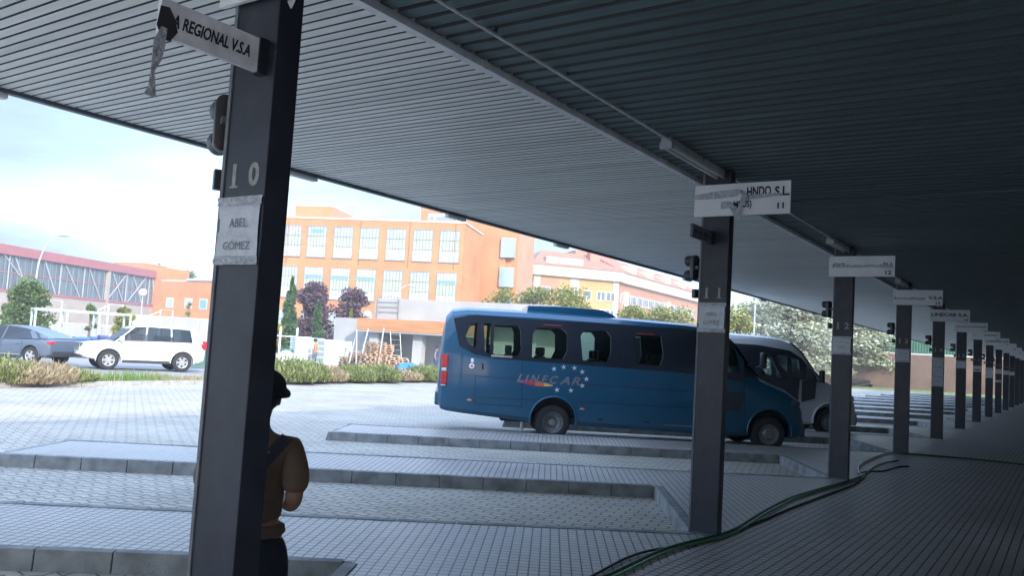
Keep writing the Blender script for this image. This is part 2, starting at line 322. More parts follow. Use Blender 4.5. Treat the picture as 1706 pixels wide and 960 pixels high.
# ------------------------------------------------------------------ pillars, signs, notices, signal lamps, strip lights
NUM = {k: str(k+11) for k in range(-1, 13)}
pil = {}
base = MB(); base.box(0, .27, 0, .125, -.02, 3.5)
for k in range(-3, 13):
    y = P(k).y; nm = str(k+11)
    desc = {-1: 'nearest black steel pillar, with the number 10 and a taped notice', 0: 'black steel pillar numbered 11 before the blue minibus', 1: 'black steel pillar numbered 12 to the right of the blue minibus'}.get(k, f'black steel platform pillar numbered {nm} in the receding row')
    if k < -1: desc = 'black steel platform pillar behind the viewpoint'
    pr = empty('platform_pillar', (-2.96, y, 0), 0, desc, 'pillar', 'black steel pillars along the platform edge')
    if k == -3:
        b = MB(); b.box(0, .27, 0, .125, -.02, 3.48); shaft0 = b.build('shaft', m_pillar, pr, bevel=.006)
        b = MB(); b.box(-.006, .012, -.006, .02, 0, 3.4); strip0 = b.build('corner_strip', m_batten0, pr)
        foot = MB().box(-.008, .278, -.008, .133, 0, .012).build('foot_plate', m_darktrim, pr)
    else:
        for c in (shaft0, strip0, foot): q = c.copy(); col.objects.link(q); q.parent = pr
    if -1 <= k <= 9:
        T = FRONT(.135, -.0015, 2.25)
        if k <= 4:
            for j, ch in enumerate(nm):
                dx = -.062 if j == 0 else .062
                t = text('painted_digit', ch, m_stencil, height=.10, parent=pr, T=FRONT(.135+dx, -.0012, 2.25), depth=.0005, bold=.035)
                if ch == '1':                       # serif foot and flag of the stencilled 1
                    MB().box(.135+dx-.026, .135+dx+.026, -.0022, -.0008, 2.199, 2.207).build('digit_serif', m_stencil, pr)
        else: text('painted_digits', nm[0]+' '+nm[1], m_stencil, height=.10, parent=pr, T=T, depth=.0005)
    pil[k] = pr
# overhead signs
SG = {-1: [], 0: [('HNDO', .092, .622, .218, .225), ('S.L.', .09, .835, .21, .135), ('MBUS)', .085, .472, .095, .17), ('11', .055, .825, .075, .06)],
      1: [('JOAZ', .075, .135, .165, .17), ('DI A', .075, .82, .165, .13), ('12', .06, .825, .06, .08)],
      2: [('L', .06, .05, .14, None), ('V.S.A', .065, .78, .15, .25), ('13', .05, .83, .045, .08)],
      3: [('LINECAR S.A.', .085, .455, .175, .84), ('14', .05, .83, .05, .08)],
      4: [('TEMA S.', .04, .22, .17, .36), ('TORRES)', .05, .66, .165, .42), ('15', .04, .84, .045, .08)],
      5: [('A. L.', .04, .12, .16, None), ('MONTAÑERA', .05, .62, .17, .42), ('16', .04, .84, .045, .08)],
      6: [('LA REGIONAL V.S.A', .08, .47, .17, .80), ('17', .04, .84, .045, .08)],
      7: [('18', .05, .84, .05, .09)], 8: [('19', .05, .84, .05, .09)], 9: [('20', .05, .84, .05, .09)], 10: [('21', .05, .84, .05, .09)], 11: []}
ex = {-1: 'white bay sign over the nearest pillar, mostly above the picture', 0: 'white bay sign reading HNDO S.L. and 11 with torn tape hanging', 1: 'white bay sign numbered 12 with scraped tape over its name', 2: 'white bay sign numbered 13 with taped over lettering', 3: 'white bay sign reading LINECAR S.A. and 14',
      4: 'white bay sign numbered 15 just beyond the LINECAR S.A. sign', 5: 'white bay sign numbered 16 between signs 15 and 17', 6: 'white bay sign reading LA REGIONAL V.S.A numbered 17'}
def ribbon(b, pts, wd, mi=0):                      # folded tape: centre line points with a width vector each
    for i in range(len(pts)-1):
        a, c = Vector(pts[i]), Vector(pts[i+1]); wa, wc = Vector(wd[i]), Vector(wd[i+1]); off = Vector((0, -.0015, 0))
        b.add([a-wa, a+wa, c+wc, c-wc, a-wa+off, a+wa+off, c+wc+off, c-wc+off], [(0, 1, 2, 3), (4, 7, 6, 5), (0, 4, 5, 1), (1, 5, 6, 2), (2, 6, 7, 3), (3, 7, 4, 0)], mi)
bars = None
for k in range(-1, 12):
    y = P(k).y; e = empty('bay_sign', (-3.03, y-.03, 2.98), 0, ex.get(k, f'white bay sign numbered {k+11} far along the platform'), 'sign', 'white bay signs over the pillars')
    if bars is None: bars = MB().box(0, .91, -.012, .012, 0, .305).build('sign_board', m_white, e, bevel=.003)
    else: q = bars.copy(); col.objects.link(q); q.parent = e
    MB().box(.1, .3, .012, .04, .05, .25).build('bracket', m_trim, e)
    for s, h, x, z, wd in SG.get(k, []): text('lettering', s, m_black, height=h, width=wd, parent=e, T=FRONT(x, -.0135, z), bold=.03)
    if k == 0:
        b = MB(); ribbon(b, [(.005, -.016, .19), (.2, -.02, .20), (.42, -.018, .215), (.47, -.03, .225)], [(0, 0, .022), (0, 0, .036), (0, 0, .034), (0, 0, .01)])
        ribbon(b, [(.44, -.034, .235), (.50, -.05, .19), (.485, -.06, .12), (.45, -.05, .03)], [(.02, 0, -.012), (.026, 0, .006), (.024, 0, 0), (.008, 0, 0)])
        ribbon(b, [(.5, -.018, .165), (.62, -.022, .168), (.8, -.018, .18), (.84, -.018, .185)], [(0, 0, .018), (0, 0, .02), (0, 0, .012), (0, 0, .002)])
        ribbon(b, [(.265, -.016, .10), (.35, -.018, .105), (.40, -.04, .06), (.44, -.06, -.01), (.445, -.05, -.05)], [(0, 0, .04), (0, 0, .03), (.03, 0, .01), (.032, 0, 0), (.006, 0, 0)])
        b.build('torn_tape', m_tape, e, smooth=60)
    if k in (1, 2, 4):
        b = MB(); x0, x1, zc = {1: (.04, .88, .155), 2: (.04, .6, .13), 4: (.06, .5, .17)}[k]; n = 12; rr = random.Random(k)
        pts = [(x0+(x1-x0)*i/n, -.016-rr.random()*.004, zc+rr.uniform(-.006, .006)) for i in range(n+1)]
        ribbon(b, pts, [(0, 0, rr.uniform(.014, .026)) for _ in pts]); b.build('wrinkled_tape', m_tape, e)
    if k == -1:
        b = MB(); ribbon(b, [(.50, -.016, .03), (.515, -.03, -.03), (.50, -.045, -.075), (.495, -.04, -.105)], [(.02, 0, 0), (.03, 0, .01), (.024, 0, 0), (.004, 0, 0)]); b.build('torn_tape', m_tape, e)
# boards set square to the row on the first two pillars
for k, (x, y0, y1, z0, z1, s) in {-1: (-2.755, 1.698, 2.18, 2.66, 2.80, 'LA REGIONAL V.S.A'), 0: (-2.86, 7.09, 7.6, 2.715, 2.84, 'Abaj. der. M. S.L')}.items():
    e = empty('side_sign', (x, y0, z0), 0, 'narrow sign board reading LA REGIONAL V.S.A on the nearest pillar, tape dangling' if k == -1 else 'narrow dark sign board jutting from pillar 11', 'sign')
    mb_ = m_white if k == -1 else mat('grimy_sign_board', (.12, .13, .15), .5, .3, 12)
    mb_ = mat('greyed_sign_board', (.78, .79, .84), .5, .2, 9) if k == -1 else mb_
    MB().box(-.012, .012, 0, y1-y0, 0, z1-z0).build('sign_board', mb_, e, bevel=.002)
    MB().box(-.03, .02, y1-y0-.045, y1-y0, -.004, z1-z0+.004).build('bracket', m_pillar, e, bevel=.002)
    text('lettering', s, m_black, width=(y1-y0)*.76, height=.05 if k == -1 else .035, parent=e, T=frame(Vector((.0135, (y1-y0)*.44, (z1-z0)*.5)), (0, 1, 0), (0, 0, 1)), shear=.25 if k == -1 else .2, bold=.02)
    if k == -1:
        b = MB(); b.prism([(.0, .115), (.035, .12), (.06, .085), (.075, .04), (.05, .0), (.02, -.01), (-.01, .04)], 0, .002, T=frame(Vector((.015, -.005, -.01)), (0, 1, 0), (0, 0, 1)))
        b.build('dark_tape_patch', m_plastic, e)
        b = MB(); pts = [(.017, .015, .03), (.02, .0, -.03), (.022, -.005, -.09), (.022, -.018, -.14), (.022, -.015, -.20), (.02, -.02, -.235)]
        for i in range(len(pts)-1):
            wa, wc = (.012, .024, .02, .008, .014, .024)[i:i+2]; a, c = pts[i], pts[i+1]
            b.prism([(a[1]-wa, a[2]), (a[1]+wa, a[2]), (c[1]+wc, c[2]), (c[1]-wc, c[2])], 0, .0015, T=frame(Vector((a[0], 0, 0)), (0, 1, 0), (0, 0, 1)))
        b.build('dangling_tape', m_tape, e)
# notices taped on the pillars
def crumple(w_, h_, seed, amp=.004, n=14):
    rr = random.Random(seed); b = MB(); a, c = rr.uniform(0, 6), rr.uniform(0, 6)
    g = lambda x, z: -.004 - amp*(.5+.5*math.sin(9*x/w_+a)*math.sin(7*z/h_+c)) - rr.random()*amp*.25
    vs = [(x, g(x, z), z) for z in np.linspace(0, h_, n) for x in np.linspace(0, w_, n)]
    return b.add(vs, [(i*n+j, i*n+j+1, (i+1)*n+j+1, (i+1)*n+j) for i in range(n-1) for j in range(n-1)])
NT = {-1: (1.885, .262, [('ABEL', .037, .165, .11), ('GÓMEZ', .042, .075, .17)], 'crumpled plastic-covered notice reading ABEL GOMEZ on the nearest pillar'),
      0: (1.885, .262, [('ABEL', .037, .165, .11), ('GOMEZ', .040, .085, .16)], 'white notice reading ABEL GOMEZ taped round pillar 11'),
      1: (1.83, .25, [('AUTOMOVILES', .022, .18, .2), ('AUB', .03, .10, .07)], 'white notice taped on pillar 12'),
      2: (1.83, .25, [('LINECAR', .04, .17, .17)], 'white notice reading LINECAR on pillar 13'), 4: (1.86, .22, [], 'white notice on pillar 15'), 5: (1.82, .20, [], 'notice with a dark mark on pillar 16'), 6: (1.62, .42, [], 'tall white notice on pillar 17'), 7: (1.85, .2, [], 'white notice on pillar 18'), 8: (1.85, .2, [], 'white notice on pillar 19'), 9: (1.85, .2, [], 'white notice on pillar 20')}
def notice(k, z, h, tx, lab):
    e = empty('taped_notice', (-2.96, P(k).y-.001, z), 0, lab, 'notice', 'paper notices on the pillars')
    o = crumple(.255, h, k*7+3).build('paper_sheet', m_paper, e, smooth=60); o.location = (.004, 0, 0)
    for zz in (h-.012, .004):
        q = crumple(.276, .035, k+int(zz*100), .007, 12).build('tape_strip', m_tape, e); q.location = (-.003, -.004, zz-.012)
    for s, hh, zz, wd in tx: text('print', s, m_greyprint, height=hh, width=wd, parent=e, T=FRONT(.135, -.0105, zz), depth=.0004)
    if k == 5: text('dark_mark', '~', m_black, width=.18, height=.06, parent=e, T=FRONT(.13, -.0105, .07), bold=.03)
for k, a in NT.items(): notice(k, *a)
for j, lab in enumerate(('lowest of the three notices on pillar 14', 'middle of the three notices on pillar 14', 'topmost of the three notices on pillar 14')):
    notice(3, 1.32+j*.245, .235, [('HORARIO', .03, .15, .15)], lab)
notice(7, 1.45, .09, [], 'small slip of white paper below the notice on pillar 18')

# twin-lens signal lamps on the outer side of each pillar
def signal():
    e = empty('signal_lamp', (0, 0, 0), 0, '', 'signal lamp', 'twin signal lamps on the pillars')
    b = MB(); n = 16; pts = []
    for i in range(n): a = 2*math.pi*i/n; pts.append((.045*math.cos(a), .045*math.sin(a) + (.085 if math.sin(a) >= 0 else -.085)))
    b.prism(pts, -.03, .03, T=frame(Vector((0, 0, 0)), (0, 1, 0), (0, 0, 1))); b.build('housing', m_plastic, e, smooth=40, bevel=.006)
    for s in (1, -1):
        T = frame(Vector((-.03, 0, s*.075)), (0, 1, 0), (0, 0, 1)) @ Matrix.Rotation(R(180), 4, 'Y')
        MB().lathe([(.046, 0), (.054, .035), (.056, .085), (.05, .085), (.045, .03), (.001, .028)], T, 20).build('visor', m_plastic, e, smooth=30)
    MB().box(.02, .09, -.02, .02, -.015, .015).build('bracket', m_darktrim, e); MB().box(.005, .06, -.028, .028, -.31, -.22).build('switch_box', m_plastic, e, bevel=.004)
    return e
sg = signal()
for k in range(-1, 8):
    o = sg if k == -1 else copytree(sg)
    o.location = (-3.03, P(k).y+.03, 2.495); o.rotation_euler = (0, 0, R(-28)); o.scale = (.82, .9, .95); o['label'] = f'black twin-lens signal lamp on the outer side of pillar {k+11}'

# fluorescent battens and the conduit that feeds them
m_tube = mat('unlit_fluorescent_tube', (.66, .66, .64), .3, .03, 6); m_batten = mat('dusty_white_batten', (.42, .43, .43), .5, .2, 6)
def batten():
    e = empty('fluorescent_light', (0, 0, 0), 0, '', 'ceiling light', 'fluorescent battens under the dark soffit')
    MB().box(-.045, .045, 0, 1.58, .035, .085).build('batten_body', m_batten, e, bevel=.006)
    for x in (-.034, .034):
        MB().tube([(x, .03, .015), (x, 1.55, .015)], .014, 10).build('tube', m_tube, e, smooth=40)
    for y in (0, 1.54): MB().box(-.055, .055, y, y+.04, -.005, .05).build('end_cap', m_batten, e, bevel=.004)
    return e
bt = batten()
for i, y in enumerate([6.30-5.42*2, 6.30-5.42, 6.30, 12.0, 17.5, 22.9, 28.3, 33.7, 39.1]):
    o = bt if i == 0 else copytree(bt)
    o.location = (-2.80, y, 3.343); o['label'] = {2: 'twin-tube fluorescent light just left of bay sign 11', 3: 'fluorescent light just before bay sign 12', 4: 'fluorescent light between bay signs 12 and 13', 5: 'fluorescent light between bay signs 13 and 14'}.get(i, 'fluorescent light under the dark soffit, largely hidden by signs or out of frame')
b = MB(); b.tube([(-2.765, YA+.5, 3.40), (-2.79, 76, 3.40)], .0095, 8); c = empty('electrical_conduit', (-2.77, 20, 3.42), 0, 'thin grey conduit clipped along the dark soffit', 'conduit')
part(b.build('pipe', m_trim, smooth=40), c)
clip = part(MB().box(-2.80, -2.745, 0, .03, 3.407, 3.429).build('clip', m_darktrim), c)
for i in range(1, 88): q = clip.copy(); col.objects.link(q); q.location = (0, -2+.82*i, 0)
clip.location = (0, -2, 0)
b = MB(); b.tube([(-2.75, 9.2, 3.412), (3.3, 9.2, 3.412)], .009, 6); tag(b.build('cross_conduit', m_dslat), 'thin conduit crossing the dark soffit behind bay sign 11', 'conduit')
e = empty('junction_box', (-2.76, 9.2, 3.366), 0, 'small white junction box on the soffit conduit right of bay sign 11', 'junction box'); MB().box(-.06, .06, -.05, .05, 0, .06).build('box_body', m_whitebox, e, bevel=.006); MB().box(-.05, .05, -.04, .04, -.006, 0).build('lid', m_whitebox, e)

# hoses and cables lying along the pillars
m_hose = mat('green_hose', (.012, .085, .035), .3, .2, 20, coat=.3); m_hose2 = mat('bright_green_hose', (.05, .24, .10), .35, .2, 20); m_cable = mat('black_cable', (.015, .017, .018), .45, .1)
def smoothpts(pts, n=8, jitter=0., z=.02, seed=1):
    rr = random.Random(seed); out = []; q = [Vector(p) for p in pts]; q = [q[0]*2-q[1]] + q + [q[-1]*2-q[-2]]
    for i in range(1, len(q)-2):
        for j in range(n):
            t = j/n; a, b_, c_, d_ = q[i-1:i+3]
            v = .5*((2*b_) + (-a+c_)*t + (2*a-5*b_+4*c_-d_)*t*t + (-a+3*b_-3*c_+d_)*t**3); out.append((v.x+rr.uniform(-jitter, jitter), v.y, z))
    return out + [(q[-2].x, q[-2].y, z)]
hp = [(-2.2, 0), (-2.55, 2.5), (-2.74, 4.4), (-2.768, 5.642), (-2.80, 6.731), (-2.66, 7.812), (-2.75, 9.163), (-2.80, 10.356), (-2.76, 11.237), (-2.64, 12.746), (-2.62, 13.6), (-2.73, 13.985), (-2.919, 15.0), (-3.0, 16.6), (-2.95, 18.0), (-2.708, 18.25), (-2.09, 18.5), (-1.384, 18.7), (-.722, 18.65), (1.5, 18.5)]
tag(MB().tube(smoothpts(hp, z=.018), .015, 8).build('garden_hose', m_hose, smooth=60), 'dark green hose snaking along the pillars and across the platform', 'hose')
tag(MB().tube(smoothpts([(x+.05, y) for x, y in hp[:12]], z=.016, seed=2), .009, 8).build('garden_hose', m_hose2, smooth=60), 'brighter green hose running beside the dark hose along pillar 11', 'hose')
tag(MB().tube(smoothpts([(x+.035, y+.02) for x, y in hp[14:]], z=.03), .008, 8).build('garden_hose', m_hose2, smooth=60), 'bright green hose crossing the platform past pillar 13', 'hose')
tag(MB().tube(smoothpts([(-2.62, 3.2), (-2.84, 5.4), (-2.90, 6.4), (-2.70, 7.2), (-2.62, 8.6), (-2.60, 9.85), (-2.56, 10.97), (-2.50, 12.6), (-2.62, 13.9), (-2.72, 15.6), (-2.6, 16.8)], z=.012), .011, 8).build('black_cable', m_cable, smooth=60), 'thin black cable lying loose beside the green hoses', 'cable')
tag(MB().tube(smoothpts([(-2.72, 13.9), (-2.66, 14.4), (-2.50, 14.7), (-2.42, 15.6), (-2.30, 15.9)], z=.012), .012, 8).build('black_cable', m_cable, smooth=60), 'short black cable end trailing right of pillar 12', 'cable')
b = MB(); b.lathe([(.022, 0), (.024, .02), (.018, .05), (.02, .09)], frame(Vector((-2.93, 15.2, .045)), (1, .2, 0), (0, 0, 1)), 12); tag(b.build('hose_connector', m_tube, smooth=40), 'pale connector on the hose between pillars 12 and 13', 'connector')
# ------------------------------------------------------------------ vehicles
def carpaint(name, c, rough=.28): return mat(name, c, rough, .06, 1.5, coat=.6, spec=.5)
m_busblue = carpaint('blue_bus_paint', (.004, .078, .155)); m_bandglass = mat('black_tinted_glass', (.022, .026, .038), .07, 0, spec=.6)
m_seethru = glassmat('tinted_window_glass', (.50, .62, .54)); m_clear = glassmat('clear_car_glass', (.55, .66, .68)); m_tint = glassmat('tinted_car_glass', (.24, .30, .33))
m_rubber = mat('tyre_rubber', (.022, .022, .024), .85, .2, 12); m_steel = mat('grey_steel_rim', (.24, .25, .26), .42, .2, 9, metal=.5); m_alloy = mat('silver_alloy', (.55, .56, .57), .3, .08, 9, metal=.6)
m_dklens = mat('smoked_headlamp_lens', (.06, .09, .13), .12, .1, 12); m_red = mat('red_lens', (.55, .02, .03), .15, .1, 12); m_amber = mat('amber_lens', (.65, .25, .08), .3, 0); m_lens = mat('clear_lens', (.62, .65, .68), .08, .1, 10); m_seat = mat('dark_seat_cloth', (.025, .028, .04), .9, .2, 20)
m_chrome = mat('bright_metal', (.6, .6, .62), .2, 0, metal=.9); m_under = mat('black_underbody', (.02, .02, .022), .8, .2, 6)

def wheel(parent, x, y, r, wd, side, rim, deep=False, spokes=0):
    """tyre with rim as sub-part; side=-1 faces -y"""
    T = frame(Vector((x, y, r)), (1, 0, 0), (0, 0, 1)) if side < 0 else frame(Vector((x, y, r)), (-1, 0, 0), (0, 0, 1))
    rr = r*.60
    t = MB().lathe([(rr, -wd*.1), (rr, -.004), (r*.72, .008), (r*.90, .004), (r*.975, -.02), (r, -.05), (r, -wd+.05), (r*.97, -wd), (rr, -wd)], T, 32).build('tyre', m_rubber, parent, smooth=40)
    b = MB()
    if deep: b.lathe([(rr, -.002), (rr*.95, -.004), (rr*.90, -.05), (rr*.80, -.12), (rr*.5, -.14), (rr*.42, -.10), (rr*.34, -.06), (.001, -.055)], T, 28)
    elif spokes:
        b.lathe([(rr, -.002), (rr*.92, -.012), (rr*.90, -.05)], T, 28); b.lathe([(rr*.30, -.03), (rr*.24, -.008), (.001, -.006)], T, 16)
        for k in range(spokes):
            a = 2*math.pi*k/spokes; Q = T @ Matrix.Rotation(a, 4, 'Z')
            for s_ in (-1, 1): b.box(rr*.16, rr*.93, -rr*.09+s_*rr*.11, rr*.09+s_*rr*.11, -.04, -.012, T=Q)
    else:
        b.lathe([(rr, -.002), (rr*.94, -.006), (rr*.88, -.035), (rr*.60, -.05), (rr*.56, -.03), (rr*.40, -.012), (rr*.38, .02), (.001, .025)], T, 28)
        for k in range(6): a = 2*math.pi*k/6; c = T @ Vector((rr*.48*math.cos(a), rr*.48*math.sin(a), -.012)); b.sphere(c, .016, 6)
    o = b.build('rim', rim, t, smooth=40)
    if spokes: MB().lathe([(rr*.9, -.055), (.001, -.055)], T, 20).build('brake_disc', m_under, t)
    return t

SK = lambda zb, zt: [(.07, zb), (.012, zb+.08), (0, zb+.18), (0, 1.05), (0, 1.52), (.03, 1.85), (.065, 2.16), (.10, zt-.14), (.17, zt-.05), (.32, zt)]
def busring(x, zb, zt, w_, W0=2.05, c=0.):
    y0 = (W0-w_)/2
    if zt > 2.2: pr = SK(zb, zt)
    else: pr = [(a*min(1, (zt-zb)/2.0+.25), zb + (z-.3)/2.2*(zt-zb)) for a, z in SK(.3, 2.5)]
    if zt > 2.2 and zb > 1.0: pr = [(a, zb+(z-.3)/2.2*(zt-zb)) for a, z in SK(.3, 2.5)]
    rt = [Vector((x, y0+a, z)) for a, z in pr]; lf = [Vector((x, W0-y0-a, z)) for a, z in reversed(pr)]
    return rt + lf
def yside(z, zt=2.55, zb=.30):                       # outer skin of the near side at height z
    pr = SK(zb, zt)
    for (a, fa), (b_, fb) in zip(pr, pr[1:]):
        if z <= fb: return a+(b_-a)*(z-fa)/(fb-fa)
    return .17
def slab(pts, th=.006, out_=.004):                   # polygon (x, z) lying on the near side
    b = MB(); n = len(pts); vs = [Vector((x, yside(z)-out_, z)) for x, z in pts] + [Vector((x, yside(z)-out_+th, z)) for x, z in pts]
    b.add(vs, [tuple(range(n)), tuple(range(n, 2*n))[::-1]] + [(i, n+i, n+(i+1) % n, (i+1) % n) for i in range(n)]); return b
def minibus(name, org, paint, lab, openings, roofpaint=None, ac=True, decals=False, tail=9.2, lowpaint=None):
    e = empty(name, (org.x, org.y, -.15), A38, lab, 'minibus')
    st = [(-9.21+9.2-tail, .88, 1.25, 1.55), (-9.19+9.2-tail, .62, 1.9, 1.84), (-9.12+9.2-tail, .50, 2.36, 1.96), (-9.0+9.2-tail, .47, 2.50, 2.01), (-8.7+9.2-tail, .44, 2.55, 2.05), (-7.6+9.2-tail, .36, 2.56, 2.05), (-7.3+9.2-tail, .33, 2.56, 2.05), (-5.5, .30, 2.54, 2.05), (-4.2, .28, 2.51, 2.05), (-3.75, .28, 2.47, 2.04),
          (-3.45, .28, 2.38, 2.02), (-3.2, .28, 2.18, 2.0), (-3.0, .28, 1.93, 1.99), (-2.8, .28, 1.66, 1.98), (-2.62, .28, 1.47, 1.97), (-2.35, .28, 1.36, 1.96), (-2.05, .28, 1.25, 1.94), (-1.82, .30, 1.08, 1.86), (-1.70, .33, .88, 1.74), (-1.64, .38, .62, 1.6)]
    body = MB().loft([busring(x, zb, zt, w_) for x, zb, zt, w_ in st]).build('body', paint)
    cut = []
    def cb(b, nm='cut'): o = b.build(nm, m_under); cut.append(o); return o
    cb(MB().loft([busring(x, zb, zt, w_, c=0) for x, zb, zt, w_ in [(-8.95+9.2-tail, .75, 2.42, 1.90), (-7.0, .75, 2.46, 1.94), (-4.2, .75, 2.42, 1.94), (-3.55, .75, 2.26, 1.90), (-3.25, .75, 2.0, 1.88), (-2.95, .75, 1.66, 1.86), (-2.75, .75, 1.35, 1.84)]]))
    for x in (-2.44, -6.87): T = frame(Vector((x, -.3, .40)), (1, 0, 0), (0, 0, 1)); cb(MB().lathe([(.001, -.75), (.455, -.75), (.455, .2), (.001, .2)], T, 28)); T2 = frame(Vector((x, 2.35, .40)), (1, 0, 0), (0, 0, 1)); cb(MB().lathe([(.001, -.2), (.455, -.2), (.455, .75), (.001, .75)], T2, 28))
    for pts in openings:
        b = MB(); n = len(pts); b.add([Vector((x, -.3, z)) for x, z in pts] + [Vector((x, 2.35, z)) for x, z in pts], [tuple(range(n)), tuple(range(n, 2*n))[::-1]] + [(i, n+i, n+(i+1) % n, (i+1) % n) for i in range(n)]); cb(b)
    booleans(body, cut); body.parent = e
    body.data.polygons.foreach_set('use_smooth', [True]*len(body.data.polygons)); body.data.set_sharp_from_angle(angle=R(28))
    return e, st

# --- blue minibus
Qb = P(2) + N2*.3
def onbus(px, py, off=0.):                            # pixel -> (x along the bus, height above the road) on its near side
    r = ray(px, py); nn = Vector((-U2.y, U2.x)); k = nn.dot(Qb)/nn.dot(Vector((r.x, r.y))); p = r*k
    return -((Vector((p.x, p.y))-Qb).dot(U2)), p.z+EYE+.15
px2 = lambda L_: [onbus(*p) for p in L_]
ops = [px2([(776, 560), (785, 540), (796, 538), (793, 580), (783, 575), (778, 568)]), px2([(806, 538), (819, 539), (816, 590), (808, 587)]), px2([(824, 541), (864, 543), (868, 552), (868, 585), (862, 594), (821, 592)]),
       px2([(888, 556), (896, 545), (937, 548), (945, 556), (945, 586), (938, 599), (886, 597)]), px2([(968, 560), (975, 550), (1012, 552), (1019, 562), (1018, 590), (1011, 604), (971, 603)]),
       px2([(1057, 566), (1062, 557), (1103, 560), (1106, 595), (1100, 610), (1059, 607)]),
       px2([(1208, 575), (1214, 568), (1226, 583), (1231, 600), (1231, 622), (1206, 622)]), px2([(1243, 599), (1254, 608), (1258, 631), (1244, 629)])]
bus, st_b = minibus('minibus', Qb, m_busblue, 'blue LINECAR minibus with dark windows parked nose-in at the bay', ops)
def bandmesh(ops_, outline):
    """dark band as one sheet on the body side, with the openings cut through"""
    b = MB(); xs = np.linspace(min(p[0] for p in outline), max(p[0] for p in outline), 40)
    def zr(x):
        zz = []
        n = len(outline)
        for i in range(n):
            (xa, za), (xb, zb) = outline[i], outline[(i+1) % n]
            if (xa-x)*(xb-x) <= 0 and abs(xa-xb) > 1e-6: zz.append(za+(zb-za)*(x-xa)/(xb-xa))
        return min(zz), max(zz)
    rings = []
    for x in xs:
        x = min(max(x, xs[0]+1e-3), xs[-1]-1e-3); lo, hi = zr(x); zs = np.linspace(lo, hi, 9)
        ex_ = .02*max(0, (-8.7-x)/.3)+(.012 if x > -3.7 else 0); rings.append([Vector((x, yside(z)-.006+ex_*(1 if x < -8 else -1), z)) for z in zs] + [Vector((x, yside(z)+.02+ex_, z)) for z in zs[::-1]])
    b.loft(rings); o = b.build('window_band', m_bandglass); cut = []
    for pts in ops_:
        c = MB(); n = len(pts); c.add([Vector((x, -.3, z)) for x, z in pts] + [Vector((x, .4, z)) for x, z in pts], [tuple(range(n)), tuple(range(n, 2*n))[::-1]] + [(i, n+i, n+(i+1) % n, (i+1) % n) for i in range(n)]); cut.append(c.build('cut', m_under))
    return booleans(o, cut)
def mirror_y(o, W0=2.05):
    q = o.copy(); q.data = o.data.copy(); col.objects.link(q)
    for v in q.data.vertices: v.co.y = W0 - v.co.y
    q.data.flip_normals(); return q
outl = px2([(762, 575), (756, 530), (790, 524), (900, 533), (1145, 548), (1208, 556), (1232, 583), (1236, 636), (1145, 622), (870, 601), (822, 597), (790, 590)])
bandb = bandmesh(ops[:7], outl); bandb.parent = bus; q = mirror_y(bandb); q.parent = bus
for pts in ops:
    n = len(pts); b = MB(); b.add([Vector((x, yside(z)+.01, z)) for x, z in pts], [tuple(range(n))]); g = b.build('window_pane', m_seethru, bus); q = mirror_y(g); q.parent = bus
wsx = [(-3.47, 2.36), (-3.2, 2.15), (-3.0, 1.90), (-2.8, 1.63), (-2.66, 1.49)]
b = MB(); b.loft([[Vector((x+.012, y, z+.012)) for y in np.linspace(.16, 1.89, 9)] for x, z in wsx], close=False, cap=False); b.build('windscreen', m_bandglass, bus, smooth=40)
for x in (-6.87,): wheel(bus, x, .05, .35, .48, -1, m_steel, deep=True); wheel(bus, x, 2.0, .35, .48, 1, m_steel, deep=True)
wheel(bus, -2.44, .03, .345, .24, -1, m_steel); wheel(bus, -2.44, 2.02, .345, .24, 1, m_steel)
for x in (-2.44, -6.87):
    b = MB(); pts = [(x+.465*math.cos(a), -.008, .40+.465*math.sin(a)) for a in np.linspace(-.15, math.pi+.15, 22)]; b.tube(pts, .02, 8); b.build('wheel_arch_lip', m_busblue, bus, smooth=50)
b = MB(); aco = [(-7.48, 2.53), (-7.47, 2.68), (-6.9, 2.70), (-6.0, 2.69), (-5.85, 2.66), (-5.70, 2.60), (-5.6, 2.53)]
b.prism(aco, .38, 1.67, T=Matrix(((1, 0, 0, 0), (0, 0, 1, 0), (0, 1, 0, 0), (0, 0, 0, 1)))); b.build('roof_air_conditioner', m_busblue, bus, bevel=.02)
for i, (pa, pb, m_) in enumerate((((731, 590), (744, 612), m_red), ((731, 612), (742, 618), m_lens), ((730, 618), (742, 640), m_red), ((729, 640), (740, 643), m_lens))):
    (xa, za), (xb, zb) = onbus(*pa), onbus(*pb)
    for y_ in (-.012, 1.98): MB().box(xa+.06, xb+.02, y_, y_+.10, min(za, zb), max(za, zb)).build('tail_light', m_, bus, bevel=.012)
for pt in ((782, 667), (970, 682)): x, z = onbus(*pt); MB().sphere(Vector((x, -.002, z)), .05, 8, (1, .25, .45)).build('side_marker_lamp', m_amber, bus, smooth=60)
for x in (-2.44, -6.87): MB().box(x-.56, x+.56, .44, 1.61, .33, .98).build('wheel_housing', m_under, bus)
